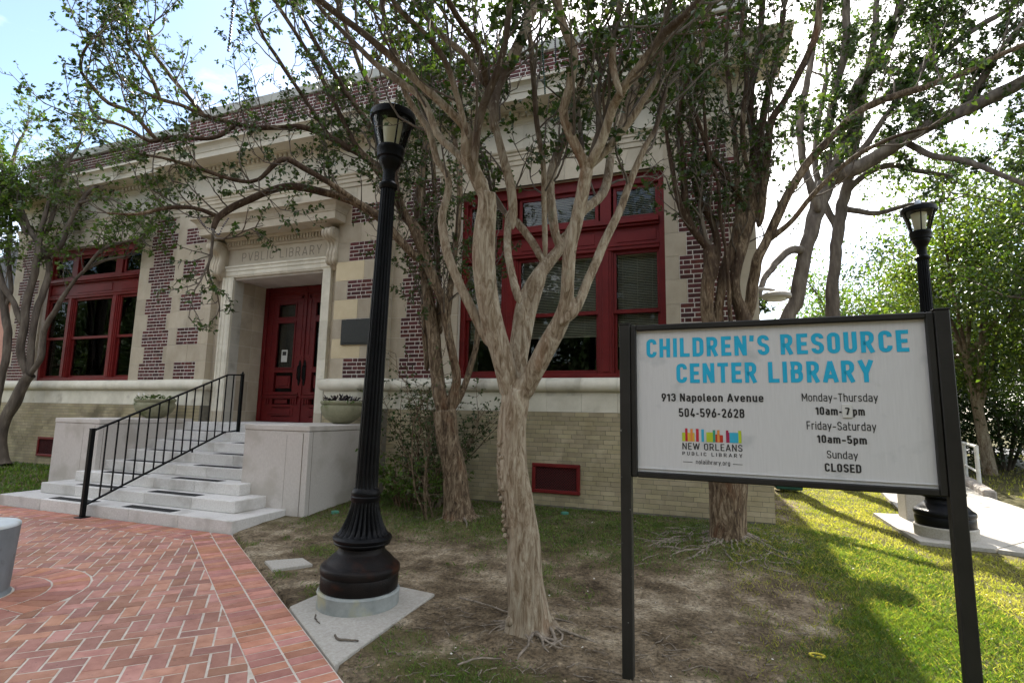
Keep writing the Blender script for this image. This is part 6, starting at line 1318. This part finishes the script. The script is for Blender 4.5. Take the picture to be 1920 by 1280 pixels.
# ---------------------------------------------------------------- grass and litter
def outside(x,y):
    a=(pave_d(x,y)<-.015)|(y>-2.8)
    s=~((x>-3.19)&(x<-2.2)&(y>-5.16+ (x+2.2)*-.7)&(y<-3.64))
    w_=~((x>2.38)&(y>.3-(x-2.4)*.45)&(x<4.3+np.clip((y-1.3)*.35,-2,1.6))&(x>2.38+np.where(y>2.5,.45+(y-2.5)*.15,0)))
    w_&=~((x>3.3)&(y<.2)&(y>.25-(x-3.1)*.5)&(y<3))
    b=~((y>-.12)&(x<.76)); c=~((x>-10.9)&(x<-5.28)&(y>-2.9)); u=~((x>-4.35)&(x<-3.8)&(y>-3.8)&(y<-3.36))
    return a&s&w_&b&c&u
def blades(name,n,xr,yr,h0,h1,wd,mat,seed,label,pw=1.0,mn=.08,inv=False,lie=.5,near=None):
    r=np.random.default_rng(seed); x=r.uniform(*xr,n); y=r.uniform(*yr,n)
    if near is not None:   # thin out with distance
        d=np.hypot(x-CAM.x,y-CAM.y); k=r.random(n)<np.clip(near/d,0,1)**1.6; x,y=x[k],y[k]
    m=lawn_mask(x,y); cl=vnoise(x*9+3,y*9)*.6+vnoise(x*23,y*23+7)*.4
    k=(r.random(len(x))<np.clip((m-mn),0,1)**pw*(.35+1.3*np.clip(cl-.25,0,1)))&outside(x,y)
    x,y=x[k],y[k]; z=ground_h(x,y)-.004; n=len(x); d=np.hypot(x-CAM.x,y-CAM.y); f=np.clip(d/4,.75,2.6)
    a=r.uniform(0,6.28,n); h=r.uniform(h0,h1,n)*(.6+.7*m[k] if False else 1)*np.clip(f,.8,1.35); wv=wd*f*r.uniform(.7,1.3,n)
    ln=r.uniform(.1,1,n)*lie*h*1.6; b=r.uniform(0,6.28,n)
    P=np.stack([x,y,z],1); s=np.stack([np.cos(a),np.sin(a),0*a],1)*wv[:,None]/2; l=np.stack([np.cos(b)*ln,np.sin(b)*ln,h],1)
    V=np.stack([P-s,P+s,P+l*np.array([.45,.45,.62])+s*.7,P+l],1).reshape(-1,3)
    me=np_mesh(name,V,np.arange(4*n).reshape(-1,4),mat); o=link(name,me,kind='stuff'); tag(o,label,'grass'); return n
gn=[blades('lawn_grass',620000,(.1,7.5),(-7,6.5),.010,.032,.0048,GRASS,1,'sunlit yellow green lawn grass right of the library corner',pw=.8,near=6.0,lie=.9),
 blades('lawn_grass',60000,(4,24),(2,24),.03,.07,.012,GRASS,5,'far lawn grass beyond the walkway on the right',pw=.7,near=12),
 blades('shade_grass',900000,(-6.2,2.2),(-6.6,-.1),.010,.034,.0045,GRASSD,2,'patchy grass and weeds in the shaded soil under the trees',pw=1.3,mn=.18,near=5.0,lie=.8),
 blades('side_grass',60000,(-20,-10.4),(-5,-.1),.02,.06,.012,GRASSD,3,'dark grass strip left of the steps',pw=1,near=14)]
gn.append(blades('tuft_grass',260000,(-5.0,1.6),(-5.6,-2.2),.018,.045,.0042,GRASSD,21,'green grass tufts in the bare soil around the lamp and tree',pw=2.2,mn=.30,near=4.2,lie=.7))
# broad leaved weeds in clumps
r=np.random.default_rng(8); n=26000; x=r.uniform(-6,2.4,n); y=r.uniform(-6.3,-.2,n); m=lawn_mask(x,y); q=vnoise(x*4+9,y*4+2)
k=(m>.3)&(q>.52)&outside(x,y)&(r.random(n)<.75); x,y=x[k],y[k]; z=ground_h(x,y); n=len(x)
C0=np.stack([x,y,z+r.uniform(.0,.022,n)],1); D0=np.stack([r.normal(size=n),r.normal(size=n),r.uniform(.0,.6,n)],1)
me=leaves_mesh('weeds',C0,D0,r.uniform(.012,.028,n),r.uniform(.004,.009,n),GRASSD,(0,0,0),5); tag(link('ground_weeds',me,kind='stuff'),'small broad leaved weeds spread over the shaded soil','weeds')
# crumbs of soil and small stones
r=np.random.default_rng(31); n=16000; x=r.uniform(-5.6,2.6,n); y=r.uniform(-6.4,-.3,n); d=np.hypot(x-CAM.x,y-CAM.y); k=outside(x,y)&(r.random(n)<np.clip(4/d,0,1)**2)&(lawn_mask(x,y)<.6); x,y=x[k],y[k]; n=len(x); s_=r.exponential(.0035,n)+.0025
O=np.array([(1,0,0),(0,1,0),(-1,0,0),(0,-1,0),(0,0,.7),(0,0,-.7)],float); V=(O[None]*(s_[:,None]*r.uniform(.6,1.3,(n,6)))[...,None]); V+=np.stack([x,y,ground_h(x,y)+.002],1)[:,None]; FO=np.array([(0,1,4),(1,2,4),(2,3,4),(3,0,4)])
tag(link('soil_crumbs',np_mesh('soil_crumbs',V.reshape(-1,3),(np.arange(n)[:,None,None]*6+FO[None]).reshape(-1,3),SOIL),kind='stuff'),'crumbs of dry soil lying on the bare ground','soil')
# litter: twigs, pale chips and dead leaves
r=np.random.default_rng(12); acc=Acc(); rn=random.Random(12); cnt=0
while cnt<650:
    x,y=rn.uniform(-5.4,2.2),rn.uniform(-6.4,-.3)
    if rn.random()<.35: x,y=rn.gauss(-1.2,.9),rn.gauss(-4.5,.6)
    if not bool(outside(np.array([x]),np.array([y]))[0]): continue
    L=rn.uniform(.03,.16)*(1.6 if rn.random()<.12 else 1); a=rn.uniform(0,6.28); z=gz(x,y)+.006; m=5; P=[]
    for i in range(m): P.append((x,y,z+rn.uniform(-.002,.008))); a+=rn.gauss(0,.25); x+=math.cos(a)*L/m; y+=math.sin(a)*L/m
    V,F=tube_arrays(np.array(P),np.linspace(1,.5,m)*rn.uniform(.0015,.0045),5); acc.add(V,F); cnt+=1
tag(link('fallen_twigs',acc.mesh('twig_litter',ROOTM),kind='stuff'),'dead twigs scattered over the soil','twigs')
n=1500; x=r.uniform(-5.4,4,n); y=r.uniform(-6.4,-.2,n); k=outside(x,y); x,y=x[k],y[k]; n=len(x); z=ground_h(x,y)+.006
me=leaves_mesh('litter',np.stack([x,y,z],1),np.stack([r.normal(size=n),r.normal(size=n),r.uniform(-.05,.2,n)],1),r.uniform(.01,.03,n),r.uniform(.004,.01,n),M('dead_leaf',(.12,.075,.04),(.34,.26,.17),scale=30,island=True,rand=.4),(0,0,0),6,droop=0)
tag(link('leaf_litter',me,kind='stuff'),'brown dead leaves scattered over the soil','leaf litter')
n=150; x=r.uniform(-4,2.5,n); y=r.uniform(-6,-.5,n); k=outside(x,y); x,y=x[k],y[k]; n=len(x); z=ground_h(x,y)+.006
me=leaves_mesh('petals',np.stack([x,y,z],1),np.stack([r.normal(size=n),r.normal(size=n),r.uniform(0,.2,n)],1),r.uniform(.008,.022,n),r.uniform(.004,.008,n),M('pale_chip',(.5,.48,.42),(.68,.66,.6)),(0,0,0),6,droop=0)
tag(link('pale_chips',me,kind='stuff'),'tiny pale chips scattered over the soil','chips')
# debris on the paving
acc=MB(); rn=random.Random(5)
for i in range(170):
    x,y=rn.uniform(-7,-1.6),rn.uniform(-6.5,-2.9)
    if pave_d(x,y)<.02 or y>-2.9: continue
    a=rn.uniform(0,6.28); L=rn.uniform(.006,.018) if rn.random()<.85 else rn.uniform(.03,.08); w_=rn.uniform(.002,.006); z=-.176; c,s=math.cos(a),math.sin(a)
    acc.quad((x-c*L,y-s*L,z),(x+s*w_,y-c*w_,z+.001),(x+c*L,y+s*L,z+.002),(x-s*w_,y+c*w_,z+.001))
tag(acc.build('paving_crumbs',BARKD,None,kind='stuff',fix=False),'dark leaf crumbs lying on the brick paving','crumbs')
def stick(pts,r_,label,mat=BARKD):
    Q=resample([(*p,0) for p in pts],.02)[:,:3]; Q=Q+np.random.default_rng(3).normal(size=Q.shape)*.0015; base=Q[0].copy(); V,F=tube_arrays(Q-base,np.linspace(r_,r_*.6,len(Q)),8,lump=.3,seed=2)
    o=link('fallen_stick',np_mesh('stick',V,F,mat,True)); o.location=base; tag(o,label,'stick')
stick([(-2.47,-4.82,-.155),(-2.41,-4.86,-.158),(-2.36,-4.85,-.157),(-2.27,-4.83,-.16)],.009,'thicker dark stick lying in the middle of the concrete lamp pad')
stick([(-2.83,-4.59,-.150),(-2.80,-4.63,-.157),(-2.74,-4.67,-.16),(-2.71,-4.69,-.158)],.007,'short curved stick beside the lamp footing on the concrete pad')
stick([(-1.5,-4.9,-.15),(-1.42,-4.8,-.14),(-1.28,-4.72,-.15)],.007,'pale stick on the soil in front of the pale tree trunk',ROOTM)
stick([(-2.0,-3.85,-.14),(-1.7,-3.95,-.13),(-1.5,-4.0,-.14)],.008,'long pale stick on the soil left of the pale tree trunk',ROOTM)
YEL=M('yellow_plastic',(.55,.45,.03),(.62,.5,.05),rough=.4)
x0,y0=.60,-3.82; z0=gz(x0,y0)+.014
mb=MB(); mb.tube([(.045*math.cos(a),.03*math.sin(a),0) for a in np.linspace(0,5.7,22)],.007,8); o=mb.build('yellow_ring',YEL,None,smooth=True); o.location=(x0,y0,z0); tag(o,'small yellow plastic ring lying in the shaded grass below the sign','ring')
# white litter bag far right
mb=MB(); rn=random.Random(2)
V=[];prof=[(.02,.0),(.28,.03),(.36,.12),(.28,.24),(.14,.30),(.04,.34)]
mb.lathe(prof,14); mb.v=[(x*(1.3+rn.uniform(-.25,.25)),y*(1+rn.uniform(-.25,.25)),z*(1+rn.uniform(-.3,.3))) for x,y,z in mb.v]
o=mb.build('litter_bag',M('white_plastic',(.6,.6,.6),(.72,.72,.72),rough=.35),None,smooth=True); o.location=(9.2,14.9,-.13); tag(o,'crumpled white plastic bag on the ground under the right hand trees','bag')
print('blades',gn)
bpy.context.view_layer.update()
